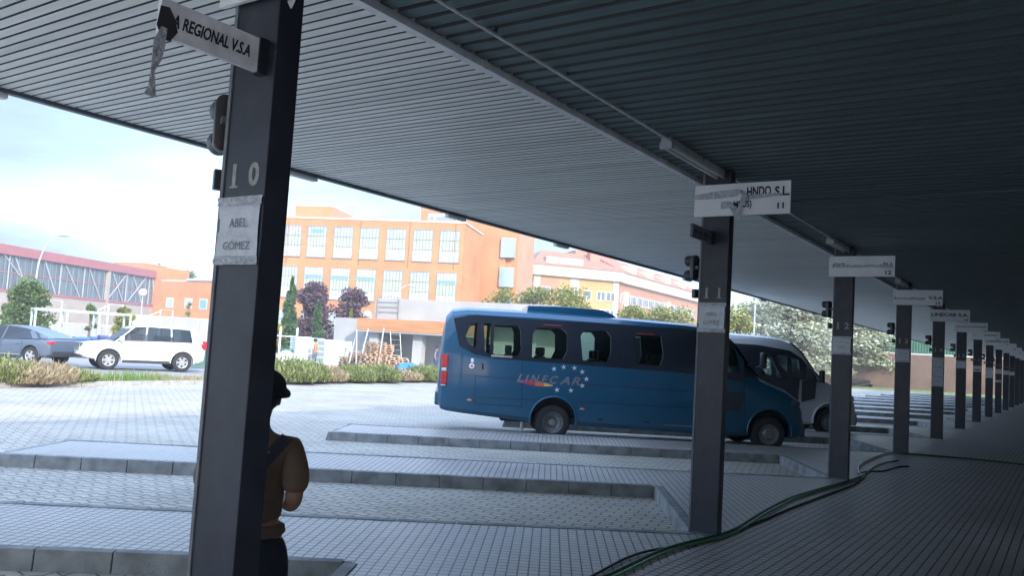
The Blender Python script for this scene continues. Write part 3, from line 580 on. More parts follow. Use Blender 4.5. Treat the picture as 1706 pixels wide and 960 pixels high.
# side details: sill strip, filler flap, emblem, panel seams, belt mouldings
x, z = onbus(836, 594); MB().box(x-.21, x+.21, -.006, .01, z-.02, z+.02).build('sill_strip', m_chrome, bus)
x, z = onbus(786, 610); T = frame(Vector((x, -.004, z)), (1, 0, 0), (0, 0, 1)); MB().lathe([(.055, 0), (.05, .005), (.001, .006)], T, 20).build('round_emblem', m_white, bus); MB().lathe([(.022, .0065), (.001, .0075)], T, 12).build('emblem_centre', m_red, bus)
MB().box(x-.025, x+.03, -.005, .004, z+.07, z+.15).build('small_plate', m_white, bus); MB().box(x+.20, x+.24, -.004, .004, z-.06, z+.06).build('vent_slot', m_under, bus, bevel=.0015)
def seam(pts, wd=.011):
    b = MB()
    for a, c in zip(pts, pts[1:]):
        (xa, za), (xb, zb) = onbus(*a), onbus(*c); d = Vector((xb-xa, zb-za)).normalized()*0; nx, nz = -(zb-za), (xb-xa); l = math.hypot(nx, nz); nx, nz = nx/l*wd/2, nz/l*wd/2
        b.add([Vector((xa+nx, yside(za)-.0025, za+nz)), Vector((xb+nx, yside(zb)-.0025, zb+nz)), Vector((xb-nx, yside(zb)-.0025, zb-nz)), Vector((xa-nx, yside(za)-.0025, za-nz))], [(0, 1, 2, 3)])
    return b.build('panel_seam', m_under, bus)
for s_ in ([(792, 627), (870, 633)], [(792, 627), (791, 673), (870, 678)], [(870, 603), (869, 678)], [(795, 662), (905, 668)], [(965, 670), (1145, 680)], [(1205, 640), (1206, 715)], [(1240, 600), (1242, 722)], [(965, 640), (1145, 652)], [(1145, 622), (1146, 728)]): seam(s_)
for c_, r_ in (((1000, 699), .05), ((1078, 704), .05)):
    x, z = onbus(*c_); MB().box(x-.06, x+.06, -.004, .002, z-.02, z+.02).build('hinge_recess', m_under, bus, bevel=.001)
for pp in ((906, 541), (1062, 556)): x, z = onbus(*pp); MB().box(x-.0, x+.38, yside(z)-.007, yside(z)-.003, z-.012, z+.010).build('red_notice_strip', mat('red_sticker', (.45, .05, .06), .5, 0), bus)
m_let = mat('bronze_grey_lettering', (.20, .185, .20), .5, 0); m_star = mat('pale_star', (.62, .70, .76), .5, 0)
(xa, za), (xb, zb) = onbus(860, 628), onbus(968, 638)
for i, ch in enumerate('LINECAR'):
    wds = [.13, .07, .17, .13, .15, .18, .16]; x0 = xa + sum(wds[:i]) * ((xb-xa)/sum(wds)); wd = wds[i]*(xb-xa)/sum(wds)
    text('lettering', ch, m_let, width=wd*.86, height=.165, parent=bus, T=FRONT(x0+wd/2, -.003, 1.20), shear=.32, depth=.001, bold=.02)
fl = [(862, 634), (872, 634), (882, 636), (892, 636), (902, 637), (912, 639), (921, 642), (920, 645), (908, 644), (890, 643), (880, 641), (870, 637)]
cols = [(.30, .03, .14), (.48, .04, .07), (.65, .16, .06), (.75, .50, .12)]
fx = [onbus(*p)[0] for p in fl]; lo, hi = min(fx), max(fx)
for j in range(4):
    a0, a1 = lo+(hi-lo)*j/4, lo+(hi-lo)*(j+1)/4; top = []; bot = []
    for i in range(7):
        t = j/4+(i/6)/4; x = lo+(hi-lo)*t; zc = onbus(862+59*t, 635+8*t)[1]; hgt = .012+.038*math.sin(math.pi*min(1, t*1.05))**.7
        top.append((x, zc+hgt*(.75+.5*(i % 2)))); bot.append((x, zc-hgt))
    slab(top+bot[::-1], .002, .003).build('flame_stripe', mat(f'flame_colour_{"abcd"[j]}', cols[j], .5, 0), bus)
for p in ((923, 615), (939, 612), (957, 613.5), (970, 620), (977, 632), (970, 643), (951, 651), (928, 650)):
    x, z = onbus(*p); b = MB(); pts = [(.062*(1 if i % 2 == 0 else .30)*math.cos(math.pi/2+i*math.pi/5+.15), .062*(1 if i % 2 == 0 else .30)*math.sin(math.pi/2+i*math.pi/5+.15)) for i in range(10)]
    b.prism(pts, 0, .002, T=FRONT(x, -.0025, z)); b.build('painted_star', m_star, bus)
MB().box(-4.62, -3.42, -.004, .003, .42, .435).build('door_sill', m_chrome, bus)
# mirror, door, lamps, interior
def mirror_arm(par, x, z):
    for y_, s_ in ((-.22, 1), (2.27, -1)):
        h = MB(); h.box(x-.06, x+.04, y_-.09, y_+.09, z-.17, z+.15); mo = h.build('wing_mirror', m_plastic, par, bevel=.035, smooth=50); MB().tube([(x, y_+s_*.05, z-.1), (x-.05, y_+s_*.26, z-.16)], .02, 8).build('arm', m_plastic, mo)
x, z = onbus(1266, 600); mirror_arm(bus, x, z)
(x0, z0), (x1, z1) = onbus(1208, 652), onbus(1237, 686); slab([(x0, z0), (x1-.05, z0), (x1, z0-.08), (x1-.06, z1), (x0, z1)], .004, .004).build('door_lower_glass', m_bandglass, bus)
for y_ in (.06, 1.6): MB().sphere(Vector((-1.90, y_+.18, .99)), .17, 10, (1., .95, .6)).build('headlamp', m_dklens, bus, smooth=60)
MB().box(-1.75, -1.585, .25, 1.8, .30, .55).build('front_bumper', m_plastic, bus, bevel=.05); MB().box(-7.9, -1.9, .2, 1.85, .32, .42).build('chassis', m_under, bus); MB().box(-9.25, -9.1, .2, 1.85, .56, .84).build('rear_bumper', m_busblue, bus, bevel=.04)
def seat_pair(par, x, y0):
    s_ = empty('passenger_seats', (x, y0, 0)); s_.parent = par
    for dy in (0, .46):
        MB().box(-.08, .06, dy, dy+.42, 1.05, 1.66).build('backrest', m_seat, s_, bevel=.05, smooth=50); MB().box(-.06, .04, dy+.09, dy+.33, 1.66, 1.84).build('headrest', m_seat, s_, bevel=.04, smooth=50); MB().box(.02, .45, dy, dy+.42, .95, 1.07).build('cushion', m_seat, s_, bevel=.04)
for px_ in (818, 850, 906, 1005, 1060, 1110):
    x = onbus(px_, 600)[0]; seat_pair(bus, x, .12); seat_pair(bus, x+.06, 1.02)
stw = MB(); T = Matrix.Translation((-3.05, 1.5, 1.25)) @ Matrix.Rotation(R(-60), 4, 'Y'); stw.lathe([(.20, -.012), (.215, 0), (.20, .012), (.185, 0), (.20, -.012)], T, 20); stw.build('steering_wheel', m_under, bus, smooth=60)
MB().box(-3.75, -3.6, 1.25, 1.75, .9, 1.75).build('driver_seat', m_seat, bus, bevel=.06)
MB().tube([onbus(872, 700)[:1]+(.35, .42), (onbus(872, 700)[0], .35, .12)], .03, 8).build('exhaust_drop', m_trim, bus)
m_grey = mat('grey_bus_roof', (.36, .38, .38), .4, .08, 3)

# --- white minibus in the next bay
Qw = P(3) + N2*.45
opw = [[(-4.28, 1.35), (-4.28, 2.02), (-4.08, 2.02), (-3.72, 1.35)], [(-3.98, 1.95), (-3.85, 2.04), (-3.62, 2.02), (-3.60, 1.55)], [(-3.50, 1.50), (-3.52, 1.98), (-3.32, 1.93), (-3.27, 1.48)], [(-3.12, 1.46), (-3.14, 1.80), (-3.05, 1.76), (-2.88, 1.46)]]
m_busw = carpaint('white_bus_paint', (.62, .63, .64), .35)
wb, st_w = minibus('minibus', Qw, m_busw, 'white minibus with a dark glazed side behind the blue minibus', opw)
outw = [(-8.6, 1.45), (-8.6, 2.26), (-4.4, 2.26), (-3.55, 2.16), (-3.25, 1.98), (-2.92, 1.62), (-2.80, 1.42)]
bo = bandmesh(opw, outw); bo.parent = wb; q = mirror_y(bo); q.parent = wb
for pts in opw:
    b = MB(); b.add([Vector((x, yside(z)+.01, z)) for x, z in pts], [tuple(range(len(pts)))]); g = b.build('window_pane', m_clear, wb); q = mirror_y(g); q.parent = wb
slab([(-4.6, .45), (-3.32, .45), (-3.28, 1.449), (-4.6, 1.449)], .004, .0045).build('glazed_door', m_bandglass, wb); slab([(-3.22, .85), (-2.86, .95), (-2.83, 1.415), (-3.22, 1.415)], .004, .0045).build('dark_side_panel', m_bandglass, wb)  # door and side panel in dark glass
b = MB(); b.loft([[Vector((x+.012, y, z+.012)) for y in np.linspace(.16, 1.89, 9)] for x, z in wsx], close=False, cap=False); b.build('windscreen', m_bandglass, wb, smooth=40)
for x in (-2.44, -6.87): wheel(wb, x, .03, .37, .24, -1, m_steel); wheel(wb, x, 2.02, .37, .24, 1, m_steel)
b = MB(); b.tube([(-2.44+.465*math.cos(a), -.008, .40+.465*math.sin(a)) for a in np.linspace(-.15, math.pi+.15, 22)], .03, 8); b.build('wheel_arch_lip', m_busw, wb, smooth=50)
mirror_arm(wb, -2.78, 1.55); MB().box(-1.75, -1.585, .25, 1.8, .30, .60).build('front_bumper', mat('grey_bumper', (.12, .13, .13), .6), wb, bevel=.05); MB().box(-9.0, -1.9, .12, 1.93, .26, .42).build('chassis', m_under, wb)
for y_ in (.06, 1.6): MB().sphere(Vector((-1.86, y_+.16, .98)), .17, 10, (.8, 1, .8)).build('headlamp', m_lens, wb, smooth=60)
MB().box(-3.85, -3.7, 1.25, 1.75, .9, 1.6).build('driver_seat', m_seat, wb, bevel=.06); stw = MB(); T = Matrix.Translation((-3.25, 1.5, 1.38)) @ Matrix.Rotation(R(-60), 4, 'Y'); stw.lathe([(.20, -.015), (.22, 0), (.20, .015), (.185, 0), (.20, -.015)], T, 20); stw.build('steering_wheel', m_under, wb, smooth=60)
MB().tube([(-4.3, .1, 1.2), (-4.3, .1, 2.1)], .02, 8).build('grab_pole', m_chrome, wb)

# --- passenger cars on the car park
def ring(x, z0, z1, hw, tum=.0, rb=.07, rt=.10):
    h = z1-z0; pr = [(hw-.10, 0), (hw-.02, .08*h), (hw, .25*h), (hw, .62*h), (hw-tum*.5-.01, .85*h), (hw-tum-rt*.35, .96*h), (hw-tum-rt, h), (hw*.4, h+.012)]
    return [Vector((x, -a, z0+b_)) for a, b_ in pr] + [Vector((x, a, z0+b_)) for a, b_ in reversed(pr)]
def car(name, loc, rz, lab, paint, S, roof, wb_, r, sp, cat='car', glass=m_clear, tails=None, heads=None):
    e = empty(name, loc, rz, lab, cat)
    body = MB().loft([ring(*s_) for s_ in S]).build('body', paint); cut = []
    for x in wb_:
        for y_ in (-1, 1): T = frame(Vector((x, y_*.78, r)), (1, 0, 0), (0, 0, 1)); cut.append(MB().lathe([(.001, -.32), (r*1.22, -.32), (r*1.22, .32), (.001, .32)], T, 24).build('cut', m_under))
    booleans(body, cut); body.parent = e; body.data.polygons.foreach_set('use_smooth', [True]*len(body.data.polygons)); body.data.set_sharp_from_angle(angle=R(32))
    # greenhouse: glass ring, roof skin and pillars; roof = [(x, z, hw)] along the top, belt line below
    gl = MB(); belt, top = roof['belt'], roof['top']
    gl.loft([[Vector((x0, -h0, z0)), Vector((x1, -h1, z1)), Vector((x1, h1, z1)), Vector((x0, h0, z0))] for (x0, z0, h0), (x1, z1, h1) in zip(belt, top)]); gl.build('cabin_glass', glass, e)
    rf = MB(); rf.loft([[Vector((x, -h, z-.015)), Vector((x, -h*.97, z+.025)), Vector((x, -h*.5, z+.05)), Vector((x, h*.5, z+.05)), Vector((x, h*.97, z+.025)), Vector((x, h, z-.015))] for x, z, h in roof['skin']]); rf.build('roof_panel', paint, e, smooth=40)
    for (a, c, wd) in roof['pillars']:
        for s_ in (-1, 1):
            (x0, z0, h0), (x1, z1, h1) = a, c; b = MB(); b.add([Vector((x0-wd, s_*(h0+.012), z0)), Vector((x0+wd, s_*(h0+.012), z0)), Vector((x1+wd*.7, s_*(h1+.012), z1)), Vector((x1-wd*.7, s_*(h1+.012), z1)), Vector((x0-wd, s_*(h0-.03), z0)), Vector((x0+wd, s_*(h0-.03), z0)), Vector((x1+wd*.7, s_*(h1-.03), z1)), Vector((x1-wd*.7, s_*(h1-.03), z1))],
                [(0, 1, 2, 3), (4, 7, 6, 5), (0, 4, 5, 1), (1, 5, 6, 2), (2, 6, 7, 3), (3, 7, 4, 0)]); b.build('window_pillar', paint, e)
    for x in wb_:
        for s_ in (-1, 1): wheel(e, x, s_*(S[len(S)//2][3]-.02), r, .24, s_, m_alloy, spokes=sp)
        for s_ in (-1, 1):
            b = MB(); b.tube([(x+r*1.23*math.cos(a), s_*(S[len(S)//2][3]+.002), r+r*1.23*math.sin(a)) for a in np.linspace(-.1, math.pi+.1, 16)], .018, 6); b.build('wheel_arch_lip', paint, e, smooth=50)
    z_ = S[len(S)//2]
    for s_ in (-1, 1):
        hw = z_[3]
        for xx in roof['doors']: MB().box(xx-.006, xx+.006, s_*hw-.003, s_*hw+.003, z_[1]+.12, z_[2]-.05).build('door_gap', m_under, e)
        for xx in roof['handles']: MB().box(xx-.09, xx+.09, s_*hw-.025 if s_ < 0 else s_*hw, s_*hw if s_ < 0 else s_*hw+.025, z_[2]-.20, z_[2]-.16).build('door_handle', paint, e, bevel=.008)
        mx_ = roof['mirror']; MB().box(mx_-.06, mx_+.10, s_*(hw+.1)-.10, s_*(hw+.1)+.10, z_[2]-.02, z_[2]+.17).build('wing_mirror', paint, e, bevel=.04, smooth=50)
        MB().box(wb_[1]+r*1.3, wb_[0]-r*1.3, s_*(hw-.04)-.05, s_*(hw-.04)+.05, z_[1]-.06, z_[1]+.05).build('side_step', m_plastic, e, bevel=.015)
    return e
m_carw = carpaint('white_car_paint', (.74, .75, .76)); m_carb = carpaint('steel_blue_car_paint', (.075, .10, .14))
# the white off-roader, nose to the left of the picture
S_ = [(-2.36, .62, 1.02, .78, .05), (-2.30, .45, 1.2, .86, .05), (-2.1, .38, 1.25, .92, .05), (-1.3, .36, 1.25, .94, .03), (0, .36, 1.23, .94, .03), (.9, .36, 1.19, .94, .03), (1.15, .36, 1.17, .93, .05), (1.9, .40, 1.09, .91, .08), (2.15, .42, 1.03, .86, .08), (2.33, .50, .95, .76, .06), (2.40, .55, .82, .66, .04)]
zt_ = 1.80
roofA = dict(belt=[(-2.22, 1.22, .85), (-1.6, 1.22, .88), (0, 1.2, .89), (1.15, 1.15, .86), (1.35, 1.14, .80)], top=[(-2.02, 1.72, .68), (-1.5, 1.77, .70), (0, zt_, .71), (.42, 1.77, .69), (.60, 1.70, .66)],
  skin=[(-2.18, 1.60, .60), (-2.0, 1.71, .70), (-1.2, 1.785, .70), (-.2, 1.795, .71), (.35, 1.775, .69), (.62, 1.70, .64)],
  pillars=[((1.22, 1.12, .86), (.52, 1.74, .68), .035), ((.08, 1.12, .89), (.02, 1.78, .71), .035), ((-.95, 1.12, .885), (-.93, 1.78, .705), .03), ((-2.02, 1.2, .88), (-1.86, 1.74, .69), .21)], doors=[1.0, .06, -.95], handles=[.25, -.70], mirror=1.0)
def rot_from(pa, pb): return math.atan2(pb.y-pa.y, pb.x-pa.x)
fw, rw = G(197, 33.5), G(297, 34.9)
ang = rot_from(rw, fw); nrm = Vector((-math.sin(ang), math.cos(ang), 0))
suv = car('off_road_car', (fw+rw)/2 - nrm*.86, ang, 'white off-road car parked facing left beyond the verge', m_carw, S_, roofA, (1.42, -1.42), .39, 6, glass=m_tint)
b = MB()
for i in range(6): b.box(2.36, 2.43, -.38+i*.13, -.30+i*.13, .76, .99)
b.build('grille_bars', m_chrome, suv); MB().box(2.30, 2.385, -.48, .48, .72, 1.02).build('grille', m_plastic, suv, bevel=.03)
for s_ in (-1, 1):
    MB().sphere(Vector((2.17, s_*.66, .93)), .2, 10, (1, 1.05, .42)).build('headlight', m_lens, suv, smooth=60); MB().sphere(Vector((2.27, s_*.62, .62)), .09, 8, (.9, 1.2, .6)).build('fog_light', m_lens, suv, smooth=60)
    MB().box(-2.40, -2.16, s_*.80-.07, s_*.80+.07, .95, 1.32).build('tail_light', m_red, suv, bevel=.03)
    MB().tube([(-1.9, s_*.64, 1.83), (-1.0, s_*.67, 1.865), (.2, s_*.66, 1.86)], .018, 6).build('roof_rail', m_alloy, suv)
MB().box(2.33, 2.42, -.62, .62, .44, .52).build('bumper_slot', m_plastic, suv, bevel=.01); MB().box(2.385, 2.41, -.26, .26, .56, .67).build('number_plate', m_white, suv)
MB().box(-.9, -.35, .2, .7, .9, 1.45).build('rear_seat', m_seat, suv, bevel=.08); MB().box(.1, .35, .15, .65, .9, 1.5).build('front_seat', m_seat, suv, bevel=.08); MB().box(.1, .35, -.65, -.15, .9, 1.5).build('front_seat', m_seat, suv, bevel=.08)
MB().box(-1.1, -.85, -.7, .7, .9, 1.4).build('rear_seat', m_seat, suv, bevel=.08)
# the blue coupe-backed car at the left edge
S2 = [(-2.22, .50, .80, .66, .05), (-2.20, .40, 1.0, .80, .05), (-2.02, .34, 1.09, .88, .06), (-1.5, .30, 1.06, .93, .05), (0, .28, 1.0, .93, .03), (1.0, .28, .99, .92, .04), (1.7, .30, .93, .90, .08), (2.1, .36, .82, .82, .08), (2.28, .44, .68, .66, .06)]
roofB = dict(belt=[(-2.0, 1.07, .82), (-1.2, 1.03, .88), (0, .98, .89), (1.0, .97, .86), (1.25, .97, .78)], top=[(-1.82, 1.17, .72), (-1.05, 1.42, .66), (0, 1.52, .68), (.30, 1.49, .67), (.5, 1.43, .64)],
  skin=[(-2.08, 1.06, .76), (-1.7, 1.22, .70), (-1.2, 1.37, .66), (-.5, 1.50, .67), (.1, 1.52, .67), (.5, 1.42, .62)],
  pillars=[((1.15, .97, .85), (.42, 1.46, .66), .03), ((.02, .98, .89), (-.05, 1.52, .68), .04), ((-1.55, 1.05, .87), (-1.15, 1.38, .66), .14), ((-1.9, 1.07, .82), (-1.62, 1.24, .70), .12)], doors=[1.0, .02, -.95], handles=[.22, -.75], mirror=.9)
r2, f2 = G(68, 33.6), G(-50, 34.3)
ang = rot_from(r2, f2); nrm = Vector((-math.sin(ang), math.cos(ang), 0))
cpe = car('parked_car', (r2+f2)/2 - nrm*.86, ang, 'steel blue coupe-backed car cut by the left edge of the photo', m_carb, S2, roofB, (1.38, -1.38), .36, 5, glass=m_bandglass)
for s_ in (-1, 1): MB().box(-2.23, -1.98, s_*.70-.14, s_*.70+.14, .86, .96).build('tail_light', m_red, cpe, bevel=.02)
MB().box(-2.26, -2.1, -.7, .7, .36, .58).build('rear_bumper', m_plastic, cpe, bevel=.04); MB().box(-.1, .1, -.02, .02, 1.545, 1.60).build('roof_aerial', m_plastic, cpe)
for s_ in (-1, 1): MB().box(-.95, .9, s_*.925-.01, s_*.925+.01, .36, .40).build('chrome_sill', m_chrome, cpe)
# ------------------------------------------------------------------ people
def skin(name, verts, edges, rad, m, parent=None, sub=2, root=0, smooth=True):
    me = bpy.data.meshes.new(name); me.from_pydata(verts, edges, []); o = bpy.data.objects.new(name, me); col.objects.link(o)
    md = o.modifiers.new('s', 'SKIN'); md.use_smooth_shade = True; md.branch_smoothing = .3
    for i, r in enumerate(rad): r = r if isinstance(r, tuple) else (r, r); me.skin_vertices[0].data[i].radius = r
    me.skin_vertices[0].data[root].use_root = True
    ms = o.modifiers.new('u', 'SUBSURF'); ms.levels = ms.render_levels = sub
    bpy.context.view_layer.update(); m2 = bpy.data.meshes.new_from_object(o.evaluated_get(bpy.context.evaluated_depsgraph_get())); o.modifiers.clear(); o.data = m2; m2.materials.clear(); m2.materials.append(m); o.parent = parent
    m2.polygons.foreach_set('use_smooth', [True]*len(m2.polygons)); return o
def chain(vs, es, rs, pts, rad, start=None):
    prev = start
    for p, r in zip(pts, rad):
        vs.append(p); rs.append(r); i = len(vs)-1
        if prev is not None: es.append((prev, i))
        prev = i
    return prev
m_skin = mat('skin', (.30, .17, .12), .55, .06, 20); m_hair = mat('dark_hair', (.02, .015, .012), .6, .2, 60); m_jeans = mat('dark_navy_trousers', (.012, .018, .035), .85, .25, 30, bump=.2)
m_shirt = mat('brown_orange_t_shirt', (.15, .105, .08), .9, .15, 9, bump=1., bscale=7); m_cap = mat('dark_cap', (.02, .022, .03), .85, .2, 30); m_strap = mat('black_strap', (.02, .025, .04), .7, .1); m_shoe = mat('dark_shoe', (.03, .03, .03), .7)
def person(loc, rz, lab, sc_=1., shirt=m_shirt, trousers=m_jeans, cap=m_cap, arms='front', group=None, tilt=.0, detail=True, sleeve=.5):
    """standing figure about 1.62 m tall at scale 1, facing local -x... the face looks along +y"""
    e = empty('person', loc, rz, lab, 'person', group); e.scale = (sc_,)*3
    vs, es, rs = [], [], []
    vs.append((0, 0, .90)); rs.append((.135, .10))
    neck = chain(vs, es, rs, [(0, -.01, 1.02), (0, 0, 1.16), (0, 0, 1.29), (0, .01, 1.355), (0, .03, 1.43), (0, .045, 1.50)], [(.118, .085), (.135, .09), (.125, .08), (.055, .055), (.052, .055), (.078, .095)], 0)
    hd = chain(vs, es, rs, [(0, .05, 1.57)], [(.055, .07)], neck); sh = 3
    for s_ in (-1, 1):
        if arms == 'front': ap = [(s_*.155, -.005, 1.29), (s_*.190, -.02, 1.17), (s_*.192, -.03, 1.03), (s_*.165, .06, .985), (s_*.11, .18, 1.0), (s_*.085, .225, 1.01)]
        else: ap = [(s_*.155, 0, 1.29), (s_*.21, 0, 1.17), (s_*.225, -.02, 1.02), (s_*.23, .02, .90), (s_*.235, .06, .79), (s_*.235, .075, .755)]
        w_ = chain(vs, es, rs, ap, [.062, .050, .040, .038, .028, (.038, .022)], sh)
        if detail:
            c = Vector(ap[-1]); d = (c-Vector(ap[-2])).normalized(); sd_ = Vector((-s_, 0, 0)) if arms != 'front' else Vector((0, 0, 1)); pm = d.cross(sd_).normalized()
            for j, (o_, ln) in enumerate(((-.030, .060), (-.011, .072), (.009, .068), (.028, .054))):
                b0 = c + sd_*o_ + d*.03; chain(vs, es, rs, [tuple(b0), tuple(b0+d*ln*.5+pm*.006), tuple(b0+d*ln*.9+pm*.024)], [.0095, .0088, .0075], w_)
            b0 = c + sd_*(-.038) + pm*.012; chain(vs, es, rs, [tuple(b0), tuple(b0+d*.03+pm*.018), tuple(b0+d*.052+pm*.026)], [.011, .010, .008], w_)
        hp_ = [(s_*.085, 0, .80), (s_*.095, .01, .62), (s_*.092, .015, .45), (s_*.092, -.01, .25), (s_*.09, -.02, .085), (s_*.098, .05, .035), (s_*.10, .13, .025)]
        chain(vs, es, rs, hp_, [(.092, .098), .078, .056, .052, .036, (.036, .035), (.035, .022)], 0)
    skin('body', vs, es, rs, m_skin, e)
    # face: nose, ears, mouth and eyes on the head
    MB().sphere(Vector((0, .145, 1.505)), .018, 8, (.8, 1, 1.3)).build('nose', m_skin, e, smooth=60)
    for s_ in (-1, 1): MB().sphere(Vector((s_*.082, .04, 1.51)), .028, 8, (.35, .7, 1)).build('ear', m_skin, e, smooth=60)
    MB().sphere(Vector((0, .132, 1.465)), .022, 8, (1.2, .4, .35)).build('mouth', m_skin, e, smooth=60)
    for s_ in (-1, 1): MB().sphere(Vector((s_*.03, .128, 1.528)), .012, 8).build('eye', m_white, e, smooth=60)
    # clothes
    v2, e2, r2_ = [], [], []; v2.append((0, -.005, .885)); r2_.append((.160, .128))
    t = chain(v2, e2, r2_, [(0, -.01, 1.01), (0, 0, 1.17), (0, 0, 1.29), (0, .005, 1.345)], [(.150, .108), (.176, .116), (.155, .100), (.066, .064)], 0)
    for s_ in (-1, 1):
        chain(v2, e2, r2_, [(s_*.155, -.005, 1.285), (s_*.190, -.02, 1.165), (s_*.196, -.03, 1.05)], [.080, .072, .062], 3)
    skin('t_shirt', v2, e2, r2_, shirt, e)
    MB().lathe([(.132, -.02), (.145, 0), (.14, .03), (.12, .04)], Matrix.Translation((0, -.005, .875)) @ Matrix.Diagonal((1.12, .86, 1, 1)), 24).build('shirt_hem', shirt, e, smooth=60)
    v3, e3, r3 = [(0, -.012, .82), (0, -.005, .93)], [(0, 1)], [(.215, .170), (.165, .125)]
    for s_ in (-1, 1): chain(v3, e3, r3, [(s_*.092, .0, .70), (s_*.096, .008, .60), (s_*.094, .012, .45), (s_*.093, -.008, .25), (s_*.092, -.015, .09)], [(.118, .128), .098, .072, .064, .058], 0)
    skin('trousers', v3, e3, r3, trousers, e)
    for s_ in (-1, 1): MB().sphere(Vector((s_*.10, .06, .038)), .06, 10, (.75, 2.0, .62)).build('shoe', m_shoe, e, smooth=60)
    MB().sphere(Vector((0, .035, 1.545)), .112, 14, (.88, 1.06, .90)).build('hair', m_hair, e, smooth=60)
    if cap:
        c_ = MB(); c_.sphere(Vector((0, .035, 1.575)), .118, 14, (.95, 1.15, .80)); c = c_.build('cap', cap, e, smooth=60)
        MB().lathe([(.105, .02), (.138, -.012), (.142, -.03), (.136, -.04), (.105, .0)], Matrix.Translation((0, .05, 1.565)) @ Matrix.Diagonal((.92, 1.1, 1, 1)), 28).build('brim', cap, c, smooth=60)
    return e
pw = W(429, 700, 3.95); pos = Vector((pw.x, pw.y, -.15)); view = math.atan2(.83, -.56)
pr_ = person(pos, view - math.pi/2 + .12, 'person in an orange-brown t-shirt with a lettered strap leaning behind the nearest pillar', .955); pr_.scale = (1.05, 1.1, .955)
def strap():
    b = MB(); pts = []
    for i in range(15):
        t = i/14; x = .15-.30*t; z = 1.345-.42*t; y = -.118-.022*math.sin(math.pi*t)+.03*(1-t)**3 + (.02 if t > .8 else 0)*(t-.8)*5; pts.append(Vector((x, y, z)))
    nx = Vector((.42, 0, -.27)).normalized()
    for a, c in zip(pts, pts[1:]): b.add([a-nx*.028, a+nx*.028, c+nx*.028, c-nx*.028, a-nx*.028+Vector((0, -.004, 0)), a+nx*.028+Vector((0, -.004, 0)), c+nx*.028+Vector((0, -.004, 0)), c-nx*.028+Vector((0, -.004, 0))], [(0, 1, 2, 3), (4, 7, 6, 5), (0, 4, 5, 1), (1, 5, 6, 2), (2, 6, 7, 3), (3, 7, 4, 0)])
    o = b.build('shoulder_strap', m_strap, pr_)
    text('strap_lettering', 'NOON NOON', mat('grey_strap_print', (.16, .18, .21), .6, 0), width=.36, height=.032, parent=pr_, T=frame(Vector((-.02, -.149, 1.135)), (.27, 0, .42), (-.42, 0, .27)), bold=.01)
strap()
m_orange = mat('orange_work_shirt', (.75, .22, .08), .9, .1); m_navy = mat('navy_overall', (.04, .06, .16), .9, .1)
person(G(527, 50.5), 2.2, 'worker in an orange top standing among the wrapped pallets', 1.05, shirt=m_orange, trousers=mat('grey_trousers', (.12, .13, .16), .9), cap=None, arms='down', detail=False)
person(G(728, 52.5), -1.2, 'worker in dark blue overalls before the concrete building', 1.06, shirt=m_navy, trousers=m_navy, cap=None, arms='down', detail=False)
# ------------------------------------------------------------------ buildings behind the yard
Z = Vector((0, 0, 1))
def face_frame(pa, Da, pb, Db, z=-.2):
    """local x along the facade (left to right in the photo), y away from the viewpoint, z up"""
    a, b = G(pa, Da, z), G(pb, Db, z); d = (b-a); ln = d.length; return a, math.atan2(d.y, d.x), ln
def fx(pa, Da, pb, Db, px):                          # distance along that facade at the column px
    a, b = G(pa, Da), G(pb, Db); r = ray(px, 600); d = b-a; n_ = Vector((-d.y, d.x)); r2 = Vector((r.x, r.y)); t = n_.dot(Vector((a.x, a.y)))/n_.dot(r2); p = r2*t
    return (p-Vector((a.x, a.y))).dot(Vector((d.x, d.y)).normalized())
m_obrick = brickmat('orange_brick', (.54, .215, .065), (.48, .18, .052), (.40, .29, .22), .25, .075, .008, rot=(R(90), 0, 0), rough=.85, bump=.2, blotch=.17, bl_scale=.22)
m_obrick2 = brickmat('orange_brick_side', (.54, .215, .065), (.48, .18, .052), (.40, .29, .22), .25, .075, .008, rot=(R(90), 0, R(90)), rough=.85, bump=.2, blotch=.08, bl_scale=.3)
m_coping = mat('pale_coping', (.50, .48, .46), .7, .08); m_wg = mat('window_white_panel', (.56, .59, .59), .35, .06, .5, spec=.6); m_wgreen = mat('window_green_panel', (.38, .46, .33), .5, .05, .4); m_wtop = mat('window_upper_glass', (.36, .41, .43), .25, .2, .35, spec=.7)
m_mull = mat('dark_mullion', (.22, .25, .27), .5); m_winblue = mat('open_blue_pane', (.16, .34, .50), .2, .1); m_tile_roof = brickmat('terracotta_roof', (.42, .20, .13), (.36, .16, .10), (.22, .10, .07), .3, .35, .03, rough=.85, bump=.4, blotch=.15)
m_glassdk = mat('distant_window_glass', (.10, .13, .16), .15, .2, .3)

